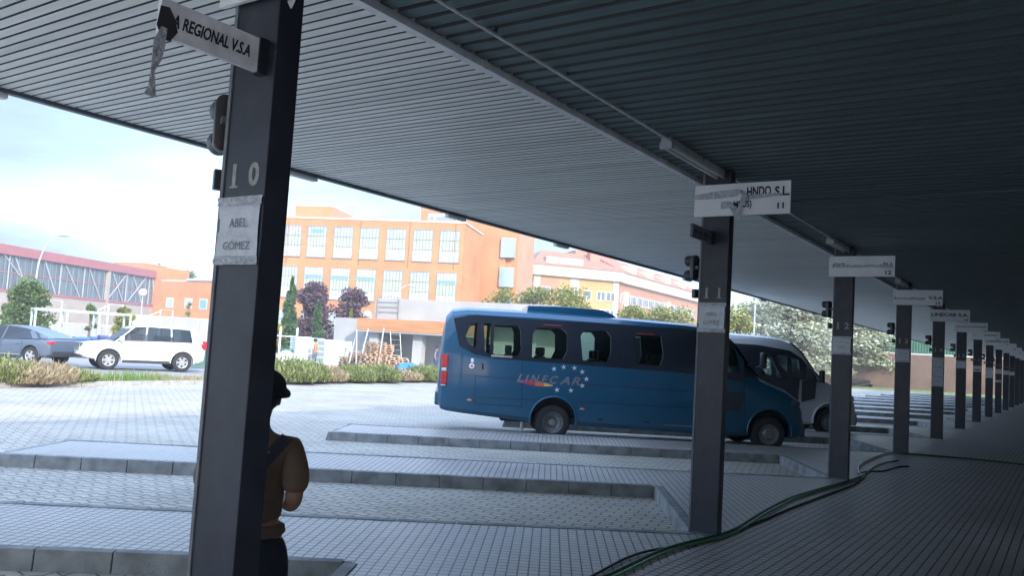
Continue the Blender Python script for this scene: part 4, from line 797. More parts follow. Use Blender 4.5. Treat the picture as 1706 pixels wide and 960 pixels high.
# big orange school-like block
A_ = (440, 93.2, 762, 89.2); a, rz, ln = face_frame(*A_)
big = empty('brick_building', a, rz, 'large orange brick building with rows of tall panelled windows', 'building')
zr_ = 15.1; dep = 9.
MB().box(0, ln, 0, dep, 0, zr_).build('front_wing', m_obrick, big); MB().box(-.05, ln+.1, -.06, dep, zr_, zr_+.18).build('roof_coping', m_coping, big)
for px_ in (463, 585, 668, 745): MB().box(fx(*A_, px_)-.04, fx(*A_, px_)+.04, -.03, .01, 10, zr_-.1).build('expansion_joint', mat('dark_joint_brick', (.28, .10, .05), .9, 0) if px_ == 463 else bpy.data.materials['dark_joint_brick'], big)  # joints as thin strips of darker brick colour
W1 = fx(*A_, 753)-fx(*A_, 720)
def tallwin(h, var):
    f_ = empty('window', (0, 0, 0)); f_.parent = big; w_ = W1
    b = MB(); hs = (.0, .36, .68, 1.) if var != 2 else (.0, .30, .64, 1.)
    MB().quad((0, -.02, 0), (w_, -.02, 0), (w_, -.02, h*hs[1]), (0, -.02, h*hs[1])).build('lower_panel', m_wg, f_); MB().quad((0, -.021, h*hs[1]), (w_, -.021, h*hs[1]), (w_, -.021, h*hs[2]), (0, -.021, h*hs[2])).build('green_panel', m_wgreen, f_); MB().quad((0, -.02, h*hs[2]), (w_, -.02, h*hs[2]), (w_, -.02, h), (0, -.02, h)).build('upper_panes', m_wtop if var < 2 else m_wg, f_)
    for i in range(7): x = w_*i/6; b.box(x-.03, x+.03, -.07, -.015, 0, h)
    for t_ in (0, hs[1], hs[2], 1): b.box(0, w_, -.075, -.015, h*t_-.03, h*t_+.03)
    b.box(-.08, w_+.08, -.12, -.01, -.1, 0); b.build('mullions', m_mull, f_)
    if var == 1: MB().quad((w_*.18, -.03, h*.78), (w_*.80, -.03, h*.78), (w_*.80, -.03, h*.90), (w_*.18, -.03, h*.90)).build('open_pane', m_winblue, f_)
    if var == 2: MB().quad((w_*.03, -.03, h*.66), (w_*.95, -.03, h*.66), (w_*.95, -.03, h*.76), (w_*.03, -.03, h*.76)).build('open_pane', m_winblue, f_)
    return f_
hh = 3.45
w0, w1_, w2_ = tallwin(hh, 0), tallwin(hh, 1), tallwin(hh, 2)
used = set()
for r_, (zb_, vs_) in enumerate(((10.62+.2, (0, 1, 0, 0, 0, 0, 0)), (6.0+.2, (0, 2, 2, 2, 0, 0, 2)), (1.4, (0,)*7))):
    for i, pc in enumerate((454, 496, 540.5, 584, 629, 674, 719)):
        pc2 = pc - (4 if r_ == 1 else 0); src = (w0, w1_, w2_)[vs_[i]]; o = src if src.name not in used else copytree(src, parent=big); used.add(src.name)
        o.location = (fx(*A_, pc + (1 if r_ == 0 else 0)), 0, zb_)
MB().box(1.6, fx(*A_, 523), 2, 8, zr_, zr_+1.75).build('roof_stair_block', m_obrick, big)
# rear tower and the link side wall
tw = empty('brick_tower', G(686, 104), math.atan2(*((G(832, 101)-G(686, 104)).yx)), 'tall orange brick tower block behind the wing, with glazed corner', 'building')
tl_ = (G(832, 101)-G(686, 104)).length
MB().box(0, tl_, 0, 9, 0, 19.0).build('wall', m_obrick, tw); MB().box(-.05, tl_+.05, -.05, 9.1, 19.0, 19.2).build('roof_coping', m_coping, tw)
MB().box(tl_, tl_+1.5, .5, 8.5, 0, 18.4).build('recessed_wall', m_obrick, tw)
for zz in (5.5, 9.3, 12.9): MB().box(tl_-.5, tl_+1.2, -.35, .4, zz, zz+2.4).build('corner_window', mat('teal_corner_glass', (.30, .42, .44), .15, .2, .6) if zz == 5.5 else bpy.data.materials['teal_corner_glass'], tw)
for px_ in (727, 735): pz = .6+px_-727; MB().box(tl_*(px_-686)/146-.12, tl_*(px_-686)/146+.12, -.3, -.05, 15.4, 18.4).build('white_flue', m_white, tw)
sa, sb_ = G(763.5, 89.6), G(776, 98.5); d = sb_-sa
lk = empty('link_building', Vector((sa.x, sa.y, -.2)), math.atan2(d.y, d.x), 'shaded brick side wing joining the long building to the tower', 'building'); MB().box(.7, d.length, -.02, .5, 0, 15.05).build('wall', m_obrick2, lk); MB().box(.7, d.length, -.06, .5, 15.05, 15.2).build('roof_coping', m_coping, lk)
ac = empty('rooftop_unit', W(700, 369, 95)-Vector((2, 0, .3)), rz, 'white air handling unit on the roof of the long brick building', 'rooftop unit'); ac.location = Matrix.Translation(a) @ Matrix.Rotation(rz, 4, 'Z') @ Vector((fx(*A_, 683), 3.2, zr_+.18))
MB().box(0, 3.4, 0, 1.4, 0, 1.3).build('housing', m_white, ac, bevel=.04); MB().box(.9, 3.3, -.02, 0, .15, 1.1).build('grille', m_mull, ac); MB().lathe([(.35, 0), (.3, .05), (.001, .02)], FRONT(.4, -.01, .75), 16).build('fan', m_mull, ac)
an = empty('roof_antenna', Matrix.Translation(a) @ Matrix.Rotation(rz, 4, 'Z') @ Vector((fx(*A_, 546), 4, zr_+.18)), rz, 'thin television antenna on the flat roof of the brick building', 'antenna'); MB().tube([(0, 0, 0), (0, 0, 2.1)], .04, 6).build('mast', m_mull, an); MB().tube([(-.7, 0, 1.9), (.7, 0, 1.9)], .03, 6).build('boom', m_mull, an)

# low orange building left of the pillar and the roof box above the hall
B_ = (262, 126, 352, 121); a, rz, ln = face_frame(*B_)
lo = empty('brick_building', a, rz, 'low orange brick building with small square windows right of the hall', 'building'); MB().box(0, ln, 0, 14, 0, 9.0).build('wall', m_obrick, lo); MB().box(-.05, ln+.05, -.05, 14, 9., 9.2).build('roof_coping', m_coping, lo); MB().box(ln*.5, ln+.2, -.3, 8, 9.2, 9.5).build('raised_parapet', m_coping, lo)
for px_ in (269, 300, 325, 347):
    x = fx(*B_, px_); wn = MB().box(x-.1, x+1.45, -.06, .0, 5.0, 6.55).build('window', m_coping, lo); MB().box(x+.05, x+1.3, -.08, -.061, 5.15, 6.4).build('pane', m_winblue if px_ == 325 else m_wtop, wn)
a, rz, ln = face_frame(180, 150, 230, 148); rb = empty('brick_building', a, rz, 'orange brick roof block showing above the hall roof', 'building'); MB().box(0, ln, 0, 6, 0, 13.3).build('wall', m_obrick, rb); MB().box(ln, ln+5, .5, 6, 0, 12.6).build('side_wall', m_obrick2, rb); MB().box(-.05, ln+.05, -.05, 6, 13.3, 13.45).build('roof_coping', m_coping, rb)

# sports hall with dark glazing and white bracing
C_ = (-60, 107.5, 268, 151); a, rz, ln = face_frame(*C_)
hall = empty('sports_hall', a, rz, 'long hall with dark glazed upper wall, white cross braces and red eaves', 'hall')
m_eave = mat('faded_red_sheet', (.34, .12, .13), .6, .08, 1); m_hglass = mat('hall_glazing', (.11, .145, .17), .25, .35, 1.2, spec=.6, stretch=(3, 1, .2)); m_hwall = mat('beige_hall_wall', (.36, .32, .28), .85, .1, .6)
MB().box(0, ln, 0, 20, 0, 5.6).build('lower_wall', m_hwall, hall); MB().box(0, ln, .25, 20, 5.9, 10.7).build('glazing', m_hglass, hall); MB().box(-.1, ln+.2, -.3, 20, 10.7, 12.0).build('eaves_band', m_eave, hall); MB().box(0, ln, -.1, 20, 5.6, 5.95).build('sill_band', m_eave, hall)
m_brace = mat('white_steel_brace', (.36, .38, .42), .5)
for px_ in (168, 267): x = fx(*C_, px_); MB().box(x-.35, x+.35, -.15, .3, 0, 10.7).build('column', m_hwall, hall)
for x in np.arange(1.2, ln, 1.25): MB().box(x-.04, x+.04, .18, .25, 5.95, 10.7).build('glazing_bar', m_mull, hall) if False else None
b = MB()
for x in np.arange(1.2, ln, 1.25): b.box(x-.035, x+.035, .17, .25, 5.95, 10.7)
o = b.build('glazing_bars', mat('glazing_bar', (.20, .24, .27), .5), hall); o['kind'] = 'stuff'
for p0, p1 in (((-10, 0), (42, 1)), ((9, 0), (34, 1)), ((60, 0), (82, 1)), ((95, 0), (123, 1)), ((135, 0), (158, 1)), ((175, 0), (196, 1)), ((170, 1), (199, 0)), ((210, 0), (228, 1)), ((204, 1), (232, 0)), ((243, 0), (249, 1))):
    x0, x1 = fx(*C_, p0[0]), fx(*C_, p1[0]); z0, z1 = (10.6 if p0[1] == 0 else 6.), (6. if p1[1] == 1 else 10.6); MB().tube([(x0, .1, z0), (x1, .1, z1)], .10, 6).build('brace', m_brace, hall)
for px_ in (0, 48, 88, 128, 200, 238):
    x = fx(*C_, px_); MB().tube([(x, .12, 5.95), (x, .12, 10.7)], .09, 6).build('post', m_brace, hall)
b = MB().box(0, ln, .14, .2, 8.25, 8.4); b.build('red_rail', m_eave, hall)

# cream and brick apartments with terracotta roof
D_ = (882, 145, 1025, 150); a, rz, ln = face_frame(*D_)
apt = empty('apartment_building', a, rz, 'cream and ochre apartment block under a terracotta roof right of the tower', 'building')
m_cream = mat('cream_render', (.48, .42, .33), .8, .05, .5); m_ochre = mat('ochre_brick', (.46, .27, .10), .85, .08, .5); m_pink = mat('pinkish_brick', (.36, .19, .12), .85, .08, .5)
E_ = (1025, 150, 1160, 190); d2 = G(1160, 190)-G(1025, 150)
MB().box(0, ln, 0, 14, 0, 15.2).build('wall', m_ochre, apt); MB().box(-.6, ln+.6, -.8, 14, 15.2, 17.0).build('cornice', m_cream, apt)
for x0, x1 in ((0, 1.3), (6.9, 8.6), (ln-1.2, ln)): MB().box(x0, x1, -.1, .02, 0, 15.2).build('pale_pier', m_cream, apt)
MB().box(1.3, 4.8, -.25, .02, 0, 14.6).build('brick_bay', m_pink, apt)
rf = MB(); rf.add([(-.8, -1, 17.0), (ln+.8, -1, 17.0), (ln+.8, 14, 17.0), (-.8, 14, 17.0), (2.8, 4.5, 20.2), (ln-2, 5.5, 20.2)], [(0, 1, 5, 4), (1, 2, 5), (2, 3, 4, 5), (3, 0, 4), (3, 2, 1, 0)]); rf.build('roof', m_tile_roof, apt)
MB().box(2.2, 9.2, 0., 3, 17.05, 18.6).build('roof_dormer', m_cream, apt); MB().box(ln-4.8, ln-2.8, 2.5, 4.2, 18., 21.8).build('chimney', mat('salmon_brick', (.50, .20, .13), .8), apt)
MB().box(ln-5.5, ln+3, 8, 13, 17., 21.3).build('red_roof_block', bpy.data.materials['salmon_brick'], apt)
def smallwin(par, x, y, z, wd, h, rzz=0):
    f_ = MB().box(-wd/2-.08, wd/2+.08, -.10, .0, -.08, h+.08).build('window', m_white, par); f_.location = (x, y, z); f_.rotation_euler = (0, 0, rzz); p_ = MB().box(-wd/2, wd/2, -.12, -.101, 0, h).build('pane', m_glassdk, f_); MB().box(-.05, .05, -.14, -.121, 0, h).build('mullion', m_white, f_); return f_
proto = None
for zz in (2.0, 5.2, 8.4, 11.6):
    for px_, y_ in ((902, -.27), (922, -.02), (949, -.12), (971, -.02), (995, -.02), (1011, -.12)):
        x = ln*(px_-882)/143
        if proto is None: proto = smallwin(apt, x, y_, zz, 1.5, 1.5)
        else: o = copytree(proto, (x, y_, zz), parent=apt)
an2 = math.atan2(d2.y, d2.x); o2 = G(1025, 150, -.2); ap2 = empty('apartment_building', o2, an2, 'long brick apartment wing receding to the right with paired white windows', 'building'); l2 = d2.length
MB().box(0.05, l2, 0.05, 12, 0, 15.1).build('wall', m_pink, ap2); MB().box(0, l2, -.7, 12, 15.1, 16.9).build('cornice', m_cream, ap2); MB().box(0, l2, -.06, .04, 0, 3.6).build('plinth', m_cream, ap2)
rf = MB(); rf.add([(0, -.9, 16.9), (l2, -.9, 16.9), (l2, 12, 16.9), (0, 12, 16.9), (0, 5.5, 20.4), (l2, 5.5, 20.4)], [(0, 1, 5, 4), (1, 2, 5), (2, 3, 4, 5), (3, 0, 4), (3, 2, 1, 0)]); rf.build('roof', m_tile_roof, ap2)
for x in (5, 14, 24, 34): MB().box(x, x+2.6, -.2, 3, 17.0, 18.7).build('roof_dormer', m_cream, ap2)
for zz in (4.6, 8.1, 11.6):
    for i in range(14):
        for dx in (0, 1.7): o = copytree(proto, (1.9+i*(l2-4)/14+dx, .04, zz), 0, parent=ap2); o.scale = (.8, 1, 1)
for x in (3.0, l2*.55): MB().box(x-1.1, x+1.1, -.45, .05, 4.2, 13.6).build('white_oriel', m_cream, ap2)
a, rz, ln = face_frame(842, 170, 884, 168); sr = empty('terraced_houses', a, rz, 'distant houses with red gabled roofs and two chimneys left of the apartments', 'house'); MB().box(0, ln, 0, 8, 0, 11).build('wall', m_cream, sr); rf = MB(); rf.add([(-.5, -.6, 11), (ln, -.6, 11), (ln, 8, 11), (-.5, 8, 11), (.4, 3.5, 16.6), (ln, 3.5, 16.6)], [(0, 1, 5, 4), (1, 2, 5), (2, 3, 4, 5), (3, 0, 4)]); rf.build('roof', m_tile_roof, sr)
for x in (2.2, 4.4): MB().box(x-.45, x+.45, 1.2, 2.2, 13, 19.0 if x < 3 else 18.2).build('chimney', bpy.data.materials['salmon_brick'], sr)
a, rz, ln = face_frame(346, 175, 356, 174); ft = empty('apartment_tower', a, rz, 'distant tower block edge with rounded balconies left of the pillar', 'building'); MB().box(0, ln+6, 0, 6, 0, 17).build('wall', m_cream, ft)
for zz in (8, 11, 14.): MB().lathe([(.001, 0), (1.1, 0), (1.1, 1.2), (.001, 1.2)], Matrix.Translation((.6, -.2, zz)), 12).build('balcony', m_coping, ft)

# concrete building with timber fascia
m_conc = mat('pale_concrete', (.34, .345, .345), .85, .12, .5, bump=.3, bscale=8); m_wood = mat('brown_timber_fascia', (.42, .20, .09), .7, .22, 1.5, stretch=(.3, 1, 6)); m_conc2 = mat('grey_plaster_wall', (.42, .43, .44), .85, .08, .5)  # plaster a little paler than the concrete
F_ = (553, 60.5, 760, 57.2); a, rz, ln = face_frame(*F_)
cb_ = empty('concrete_building', a, rz, 'low pale concrete building with a timber canopy fascia behind the minibus', 'building')
x1 = fx(*F_, 619); x2 = fx(*F_, 741)
MB().box(0, x1+1, .2, 8, 0, 3.4).build('low_wall', m_conc, cb_); MB().box(x1, x1+13.5, 0, 8, 3.4, 4.9).build('upper_block', m_conc, cb_)
MB().box(x1-.3, x2+3, -1.9, 0, 2.55, 3.38).build('timber_fascia', m_wood, cb_, bevel=.01); MB().box(x1+.2, x2+6, 1.6, 8, 0, 3.39).build('recessed_wall', m_conc2, cb_); MB().box(x1-.2, x2+3, -1.85, 1.6, 2.46, 2.549).build('canopy_soffit', m_conc2, cb_)
for px_ in (634, 706): x = fx(*F_, px_); MB().box(x-.35, x+.35, -1.2, -.6, 0, 2.459).build('column', m_conc2, cb_)
for i in range(4): MB().tube([(x1+.2, -.1, 5.0+i*-.35), (x1+1.9, -.1, 5.0+i*-.35)], .022, 6).build('rail', m_steel, cb_)
for x in (x1+.2, x1+1.9): MB().tube([(x, -.1, 3.5), (x, -.1, 5.1)], .03, 6).build('rail_post', m_steel, cb_)
# yard walls
def wall(pa, Da, pb, Db, h, lab, m, th=.25, cap_=True, posts=0):
    a, rz, ln = face_frame(pa, Da, pb, Db); e = empty('yard_wall', a, rz, lab, 'wall'); MB().box(0, ln, 0, th, 0, h).build('wall_panel', m, e)
    if cap_: MB().box(-.03, ln+.03, -.04, th+.04, h, h+.09).build('coping', m_coping, e)
    for i in range(posts): x = ln*(i+.5)/posts; MB().box(x-.15, x+.15, -.08, -.001, 0, h).build('pier', m, e)
    return e
wall(216, 76, 352, 76.5, 2.85, 'grey concrete yard wall behind the white off-road car', m_conc, posts=3)
wall(440, 77, 556, 76, 2.85, 'grey rendered wall behind the wrapped pallets', m_conc, posts=2)
wall(-60, 68, 218, 80, 1.75, 'low grey block wall in front of the sports hall', m_conc, posts=8)
# brick boundary wall with green corrugated sheeting at the end of the canopy
p0, p1 = G(1385, 87), G(1704, 78.5); p1 = p1+(p1-p0).normalized()*14; d = p1-p0
m_redbr = brickmat('rust_brick_wall', (.19, .115, .085), (.15, .09, .07), (.2, .16, .13), .25, .075, .01, rot=(R(90), 0, 0), rough=.9, bump=.3, blotch=.25, bl_scale=.5)
e = empty('boundary_wall', Vector((p0.x, p0.y, -.2)), math.atan2(d.y, d.x), 'brown brick boundary wall topped with green corrugated sheet beyond the far bays', 'wall'); MB().box(-14, d.length, 0, .35, 0, 3.7).build('brick_base', m_redbr, e); MB().box(4.2, d.length, -.02, .3, 3.7, 3.85).build('coping', m_coping, e)
b = MB(); vs = []; x = 4.2
while x < d.length: vs += [(x, .06), (x+.10, .06), (x+.13, .14), (x+.22, .14)]; x += .25
n = len(vs); b.v = [(x_, y_, 3.85) for x_, y_ in vs]+[(x_, y_, 5.7) for x_, y_ in vs]; b.f = [(i, i+1, n+i+1, n+i) for i in range(n-1)]; b.m = [0]*(n-1); b.build('corrugated_sheet', mat('green_corrugated_sheet', (.07, .17, .11), .5, .15, 2), e)
m_lawn = mat('patchy_grass', (.16, .24, .07), .95, .35, 2, bump=.6, bscale=20)
g_ = MB(); q0, q1 = p0 - d.normalized()*16, p1; nn_ = Vector((d.y, -d.x, 0)).normalized(); g_.quad(q0+Vector((0, 0, .16)), q1+Vector((0, 0, .16)), q1+nn_*3.2+Vector((0, 0, .02)), q0+nn_*4.5+Vector((0, 0, .02))); o = g_.build('grass_border', m_lawn); o['kind'] = 'structure'

# ------------------------------------------------------------------ street furniture in the yard
m_galv = mat('pale_grey_paint', (.40, .43, .44), .4, .05); m_globe = mat('cream_globe', (.80, .76, .66), .3, .05, 3)
def lamp(px_, D, top_py, arm_px, base_py, lab, arm_h=1.3):
    o = G(px_, D); e = empty('street_lamp', o, math.atan2(.56, .83), lab, 'street lamp'); zt_ = ZH(px_, top_py, D)+.15; reach = (arm_px-px_)/F_PX*D
    pts = [(0, 0, 0), (0, 0, zt_-arm_h*1.6)] + [(reach*.72*(1-math.cos(t)), 0, zt_-arm_h*1.6+arm_h*1.6*math.sin(t)) for t in np.linspace(.2, math.pi/2, 8)]
    MB().tube(pts, [.085, .07]+[.06-.003*i for i in range(8)], 8).build('pole', m_galv, e, smooth=50)
    MB().sphere(Vector((reach*.9, 0, zt_)), .36, 10, (1.25, .5, .28)).build('lamp_head', m_galv, e, smooth=60); return e
lamp(53, 60, 388, 97, 470, 'tall curved street lamp before the sports hall at far left', 2.0)
lamp(655, 80, 474, 681, 500, 'curved street lamp standing before the long brick building', 1.0)
def globe(px_, D, py_, lab):
    o = G(px_, D); e = empty('globe_lamp', o, 0, lab, 'street lamp'); z = ZH(px_, py_, D)+.15; MB().tube([(0, 0, 0), (0, 0, z-.25)], [.06, .04], 8).build('pole', m_galv, e); MB().sphere(Vector((0, 0, z)), .30, 14).build('globe', m_globe, e, smooth=60)
globe(233, 66, 487, 'globe lamp with a cream ball in front of the sports hall'); globe(609, 68, 523, 'globe lamp left of the concrete building')
# steel shelter frame with bins behind it
p0, p1 = G(58, 49), G(216, 52); d = p1-p0; rzf = math.atan2(d.y, d.x); ln = d.length; m_fr = mat('weathered_grey_frame', (.34, .40, .38), .6, .15, 4)
fr = empty('steel_frame', p0, rzf, 'open grey steel frame of a shelter behind the parked cars', 'frame')
for x in (0, ln*.32, ln*.66, ln):
    for y in (0, 1.9): MB().box(x-.06, x+.06, y-.06, y+.06, 0, 2.42).build('post', m_fr, fr)
for y in (0, 1.9): MB().box(-.08, ln+.08, y-.07, y+.07, 2.42, 2.56).build('beam', m_fr, fr); 
for x in (0, ln*.32, ln*.66, ln): MB().box(x-.05, x+.05, .07, 1.83, 2.43, 2.53).build('cross_beam', m_fr, fr)
def bin_(px_, D, wd, h, c, lab, k='rubbish_bin'):
    c = tuple(.6*v+.03 for v in c); h *= .88
    e = empty(k, G(px_, D), rzf, lab, 'bin'); m = mat(lab.split()[0]+'_bin_plastic_'+'abcdefgh'[int(px_) % 8], c, .5, .08)
    MB().loft([[Vector((-wd/2*s, -.4*s, z)), Vector((wd/2*s, -.4*s, z)), Vector((wd/2*s, .4*s, z)), Vector((-wd/2*s, .4*s, z))] for s, z in ((.85, .08), (1, h*.85))]).build('tub', m, e, bevel=.02); MB().box(-wd/2-.04, wd/2+.04, -.46, .46, h*.85, h).build('lid', m, e, bevel=.04)
bin_(138, 47.5, .75, 1.15, (.04, .20, .50), 'blue wheeled bin seen behind the white car bonnet'); bin_(168, 48.5, .95, 1.2, (.03, .15, .45), 'blue container right of the blue wheeled bin'); bin_(158, 44, 1.9, .95, (.16, .32, .14), 'green skip behind the white car bonnet'); bin_(180, 48, .8, 1.35, (.05, .10, .38), 'dark blue bin nearest the end of the steel frame'); bin_(334, 40, .9, 1.0, (.05, .24, .14), 'green bin behind the rear of the white car'); bin_(486, 52, 1.0, 1.1, (.06, .25, .14), 'green bin beside the wrapped pallets')
# pallets, wrapped loads, sacks, tarpaulin, ladder
def wrapped(px_, D, w_, h, lab):
    e = empty('wrapped_pallet_load', G(px_, D), rzf+.1, lab, 'pallet load', 'pale wrapped loads in the yard'); m = bpy.data.materials.get('pale_green_wrap') or brickmat('pale_green_wrap', (.58, .66, .62), (.66, .72, .70), (.36, .44, .42), .6, .17, .03, rot=(R(90), 0, 0), rough=.35, bump=1., blotch=.2)
    MB().box(-w_/2, w_/2, -.5, .5, .14, h).build('bagged_load', m, e, bevel=.04); MB().box(-w_/2-.03, w_/2+.03, -.53, .53, 0, .13).build('pallet_base', m_pal, e)
m_pal = mat('pale_pallet_wood', (.38, .30, .22), .85, .3, 3, stretch=(1, 6, 6)); m_pal2 = mat('orange_pallet_wood', (.42, .27, .17), .85, .3, 3, stretch=(1, 6, 6))
for i, (p_, D_0, w_, h, lab) in enumerate(((503, 52, 1.05, 1.75, 'leftmost pale wrapped pallet load'), (524, 53.2, 1.0, 1.75, 'pale wrapped load behind the orange worker'), (549, 51.5, 1.15, 1.7, 'pale wrapped load right of the orange worker'), (570, 52.5, .9, 1.65, 'rightmost pale wrapped load, next to the wooden pallets'))): wrapped(p_, D_0, w_, h, lab)
pb_ = MB()
for y in (-.55, 0, .55): pb_.box(-.4, .4, y-.05, y+.05, 0, .02); [pb_.box(x-.05, x+.05, y-.07, y+.07, .02, .10) for x in (-.35, 0, .35)]
for x in (-.35, -.17, 0, .17, .35): pb_.box(x-.045, x+.045, -.6, .6, .10, .14) 
pal0 = pb_.build('wooden_pallet', [m_pal]); tag(pal0, 'stacked wooden pallet in the untidy pile before the concrete building', 'pallet', 'wooden pallets piled in the yard')
rr = random.Random(5); first = True; me2 = pal0.data.copy(); me2.materials.clear(); me2.materials.append(m_pal2)
for p_, n_ in ((583, 5), (598, 7), (612, 7), (624, 12), (636, 11), (650, 7), (663, 6), (605, 6), (630, 8), (655, 6)):
    o3 = G(p_, 50.5 + rr.uniform(-.5, 1.8)); ang = rzf + rr.uniform(-.3, .3) + (1.57 if rr.random() < .6 else 0); zz = -.15
    for j in range(n_):
        o = pal0 if first else pal0.copy()
        if not first: col.objects.link(o)
        first = False
        if rr.random() < .5: o.data = me2
        o.location = (o3.x+rr.uniform(-.07, .07), o3.y+rr.uniform(-.07, .07), zz); o.rotation_euler = (rr.uniform(-.02, .02), rr.uniform(-.02, .02), ang+rr.uniform(-.12, .12)); zz += .145
for i, (p_, s_) in enumerate(((468, .75), (478, .95), (487, .8))):
    o3 = G(p_, 47+i*.4); b = MB(); b.sphere(Vector((0, 0, .42*s_)), .6*s_, 12, (1.1, .9, .85)); o = b.build('rubble_sack', mat('white_sack', (.74, .76, .78), .5, .1, 6, bump=1., bscale=7) if i == 0 else bpy.data.materials['white_sack'], smooth=60); o.location = o3
    for v in o.data.vertices: v.co *= 1+.12*math.sin(v.co.x*9+i)*math.cos(v.co.z*8)
    tag(o, ('left', 'middle', 'right')[i]+' one of three white rubble sacks beside the verge shrubs', 'sack', 'white sacks')
b = MB(); rr = random.Random(9); n = 12
vs = [(2.2*(i/n-.5), 1.1*(j/n-.5), max(0, .55*(1-(2*i/n-.7)**2)*(1-(2*j/n-1)**2)) + rr.uniform(0, .10)*(1 if 0 < i < n else .1)) for i in range(n+1) for j in range(n+1)]
b.add(vs, [(i*(n+1)+j, (i+1)*(n+1)+j, (i+1)*(n+1)+j+1, i*(n+1)+j+1) for i in range(n) for j in range(n)]); o = b.build('tarpaulin', mat('blue_tarpaulin', (.03, .18, .62), .45, .15, 5)); o.location = G(690, 51); o.rotation_euler = (0, 0, rzf); tag(o, 'crumpled bright blue tarpaulin on the ground by the concrete building', 'tarpaulin')
e = empty('ladder', G(661, 56.2), rzf, 'grey ladder leaning on the concrete building', 'ladder')
for x in (-.28, .28): MB().tube([(x*1.3, -.3, 0), (x*1.3, .35, 2.5)], .035, 6).build('rail', m_steel, e)
for i in range(7): MB().tube([(-.36, -.3+.09*i+.05, .35*i+.2), (.36, -.3+.09*i+.05, .35*i+.2)], .025, 6).build('rung', m_steel, e)
for i, (p_, l_) in enumerate(((583, .25), (597, -.1), (600, .3), (632, .15))):
    o3 = G(p_, 50); e = MB().tube([(0, 0, 0), (l_*1.6, 0, 2.3+.1*i)], .045, 6).build('scaffold_pole', m_galv); e.location = o3; e.rotation_euler = (0, 0, rzf); tag(e, ('leftmost', 'second', 'third', 'rightmost')[i]+' scaffold pole leaning on the pallet pile', 'pole', 'scaffold poles')
e = empty('goal_frame', G(452, 50), rzf, 'pale upright frame with two posts left of the white sacks', 'frame')
for x in (0, .55, 1.6): MB().tube([(x, 0, 0), (x, 0, 2.3)], .06, 8).build('post', m_white, e)
MB().tube([(0, 0, 1.75), (2.6, .1, 1.75)], .03, 8).build('rail', m_white, e)
def rack(px_, D, lab):
    e = empty('white_gantry', G(px_, D), rzf, lab, 'frame', 'white gantries before the hall')
    MB().tube([(0, 0, 0), (0, 0, 3.4), (1.0, 0, 3.4), (1.0, 0, 0)], .05, 8).build('hoop', m_white, e); MB().tube([(0, 0, 3.3), (-1.2, 0, 2.6)], .04, 6).build('stay', m_white, e)
rack(178, 64, 'white hooped gantry behind the steel frame, in front of the hall'); rack(265, 72, 'white hooped gantry by the low orange building'); rack(75, 62, 'white hooped gantry beside the round green tree')
# bench by the pine
e = empty('park_bench', G(1434, 85), .5, 'dark bench under the pine beyond the far bays', 'bench'); MB().box(-1.3, 1.3, -.2, .2, .40, .46).build('seat', m_under, e); MB().box(-1.3, 1.3, .2, .26, .55, .85).build('backrest', m_under, e)
for x in (-1.1, 1.1): MB().box(x-.05, x+.05, -.2, .26, 0, .4).build('leg', m_under, e)
m_sl = MB().tube([(0, 0, 0), (0, 0, 6.2)], .06, 8).build('flag_pole', m_galv); m_sl.location = G(1254, 62); tag(m_sl, 'slim grey pole standing before the yellow-green tree right of pillar 11', 'pole')

# ------------------------------------------------------------------ trees and shrubs
LG = dict(green=leafmat('green_leaves', [(.035, .075, .015), (.075, .14, .03), (.14, .21, .05), (.20, .26, .07)]), yellow=leafmat('yellow_green_leaves', [(.09, .12, .02), (.20, .22, .04), (.34, .32, .07), (.26, .30, .08)]),
          purple=leafmat('purple_leaves', [(.06, .035, .05), (.12, .065, .085), (.19, .11, .12), (.14, .09, .12)]), conifer=leafmat('conifer_needles', [(.03, .08, .025), (.07, .15, .04), (.13, .24, .07)]),
          cedar=leafmat('silver_cedar_needles', [(.10, .14, .09), (.30, .34, .22), (.48, .50, .34), (.56, .56, .40)], .25), shrub=leafmat('shrub_leaves', [(.07, .11, .03), (.17, .22, .07), (.28, .31, .12), (.34, .34, .16)]), dry=leafmat('dry_stalks', [(.24, .19, .11), (.38, .31, .19), (.48, .40, .26), (.30, .24, .15)]))
m_bark = mat('grey_brown_bark', (.17, .13, .10), .95, .3, 5, bump=.8, bscale=12, stretch=(1, 1, .3))
def leaves(b, c, r, n, size, rg, flat=1.):
    for _ in range(n):
        d = Vector((rg.gauss(0, 1), rg.gauss(0, 1), rg.gauss(0, 1))).normalized(); p = Vector(c) + Vector((d.x*r[0], d.y*r[1], d.z*r[2]))*(rg.random()**.4)
        u = Vector((rg.gauss(0, 1), rg.gauss(0, 1), rg.gauss(0, 1)*flat)).normalized(); v = u.cross(Vector((rg.gauss(0, 1), rg.gauss(0, 1), rg.gauss(0, 1)))).normalized(); s = size*rg.uniform(.6, 1.3)
        b.add([p-u*s, p+v*s*.5, p+u*s, p-v*s*.5], [(0, 1, 2, 3)])
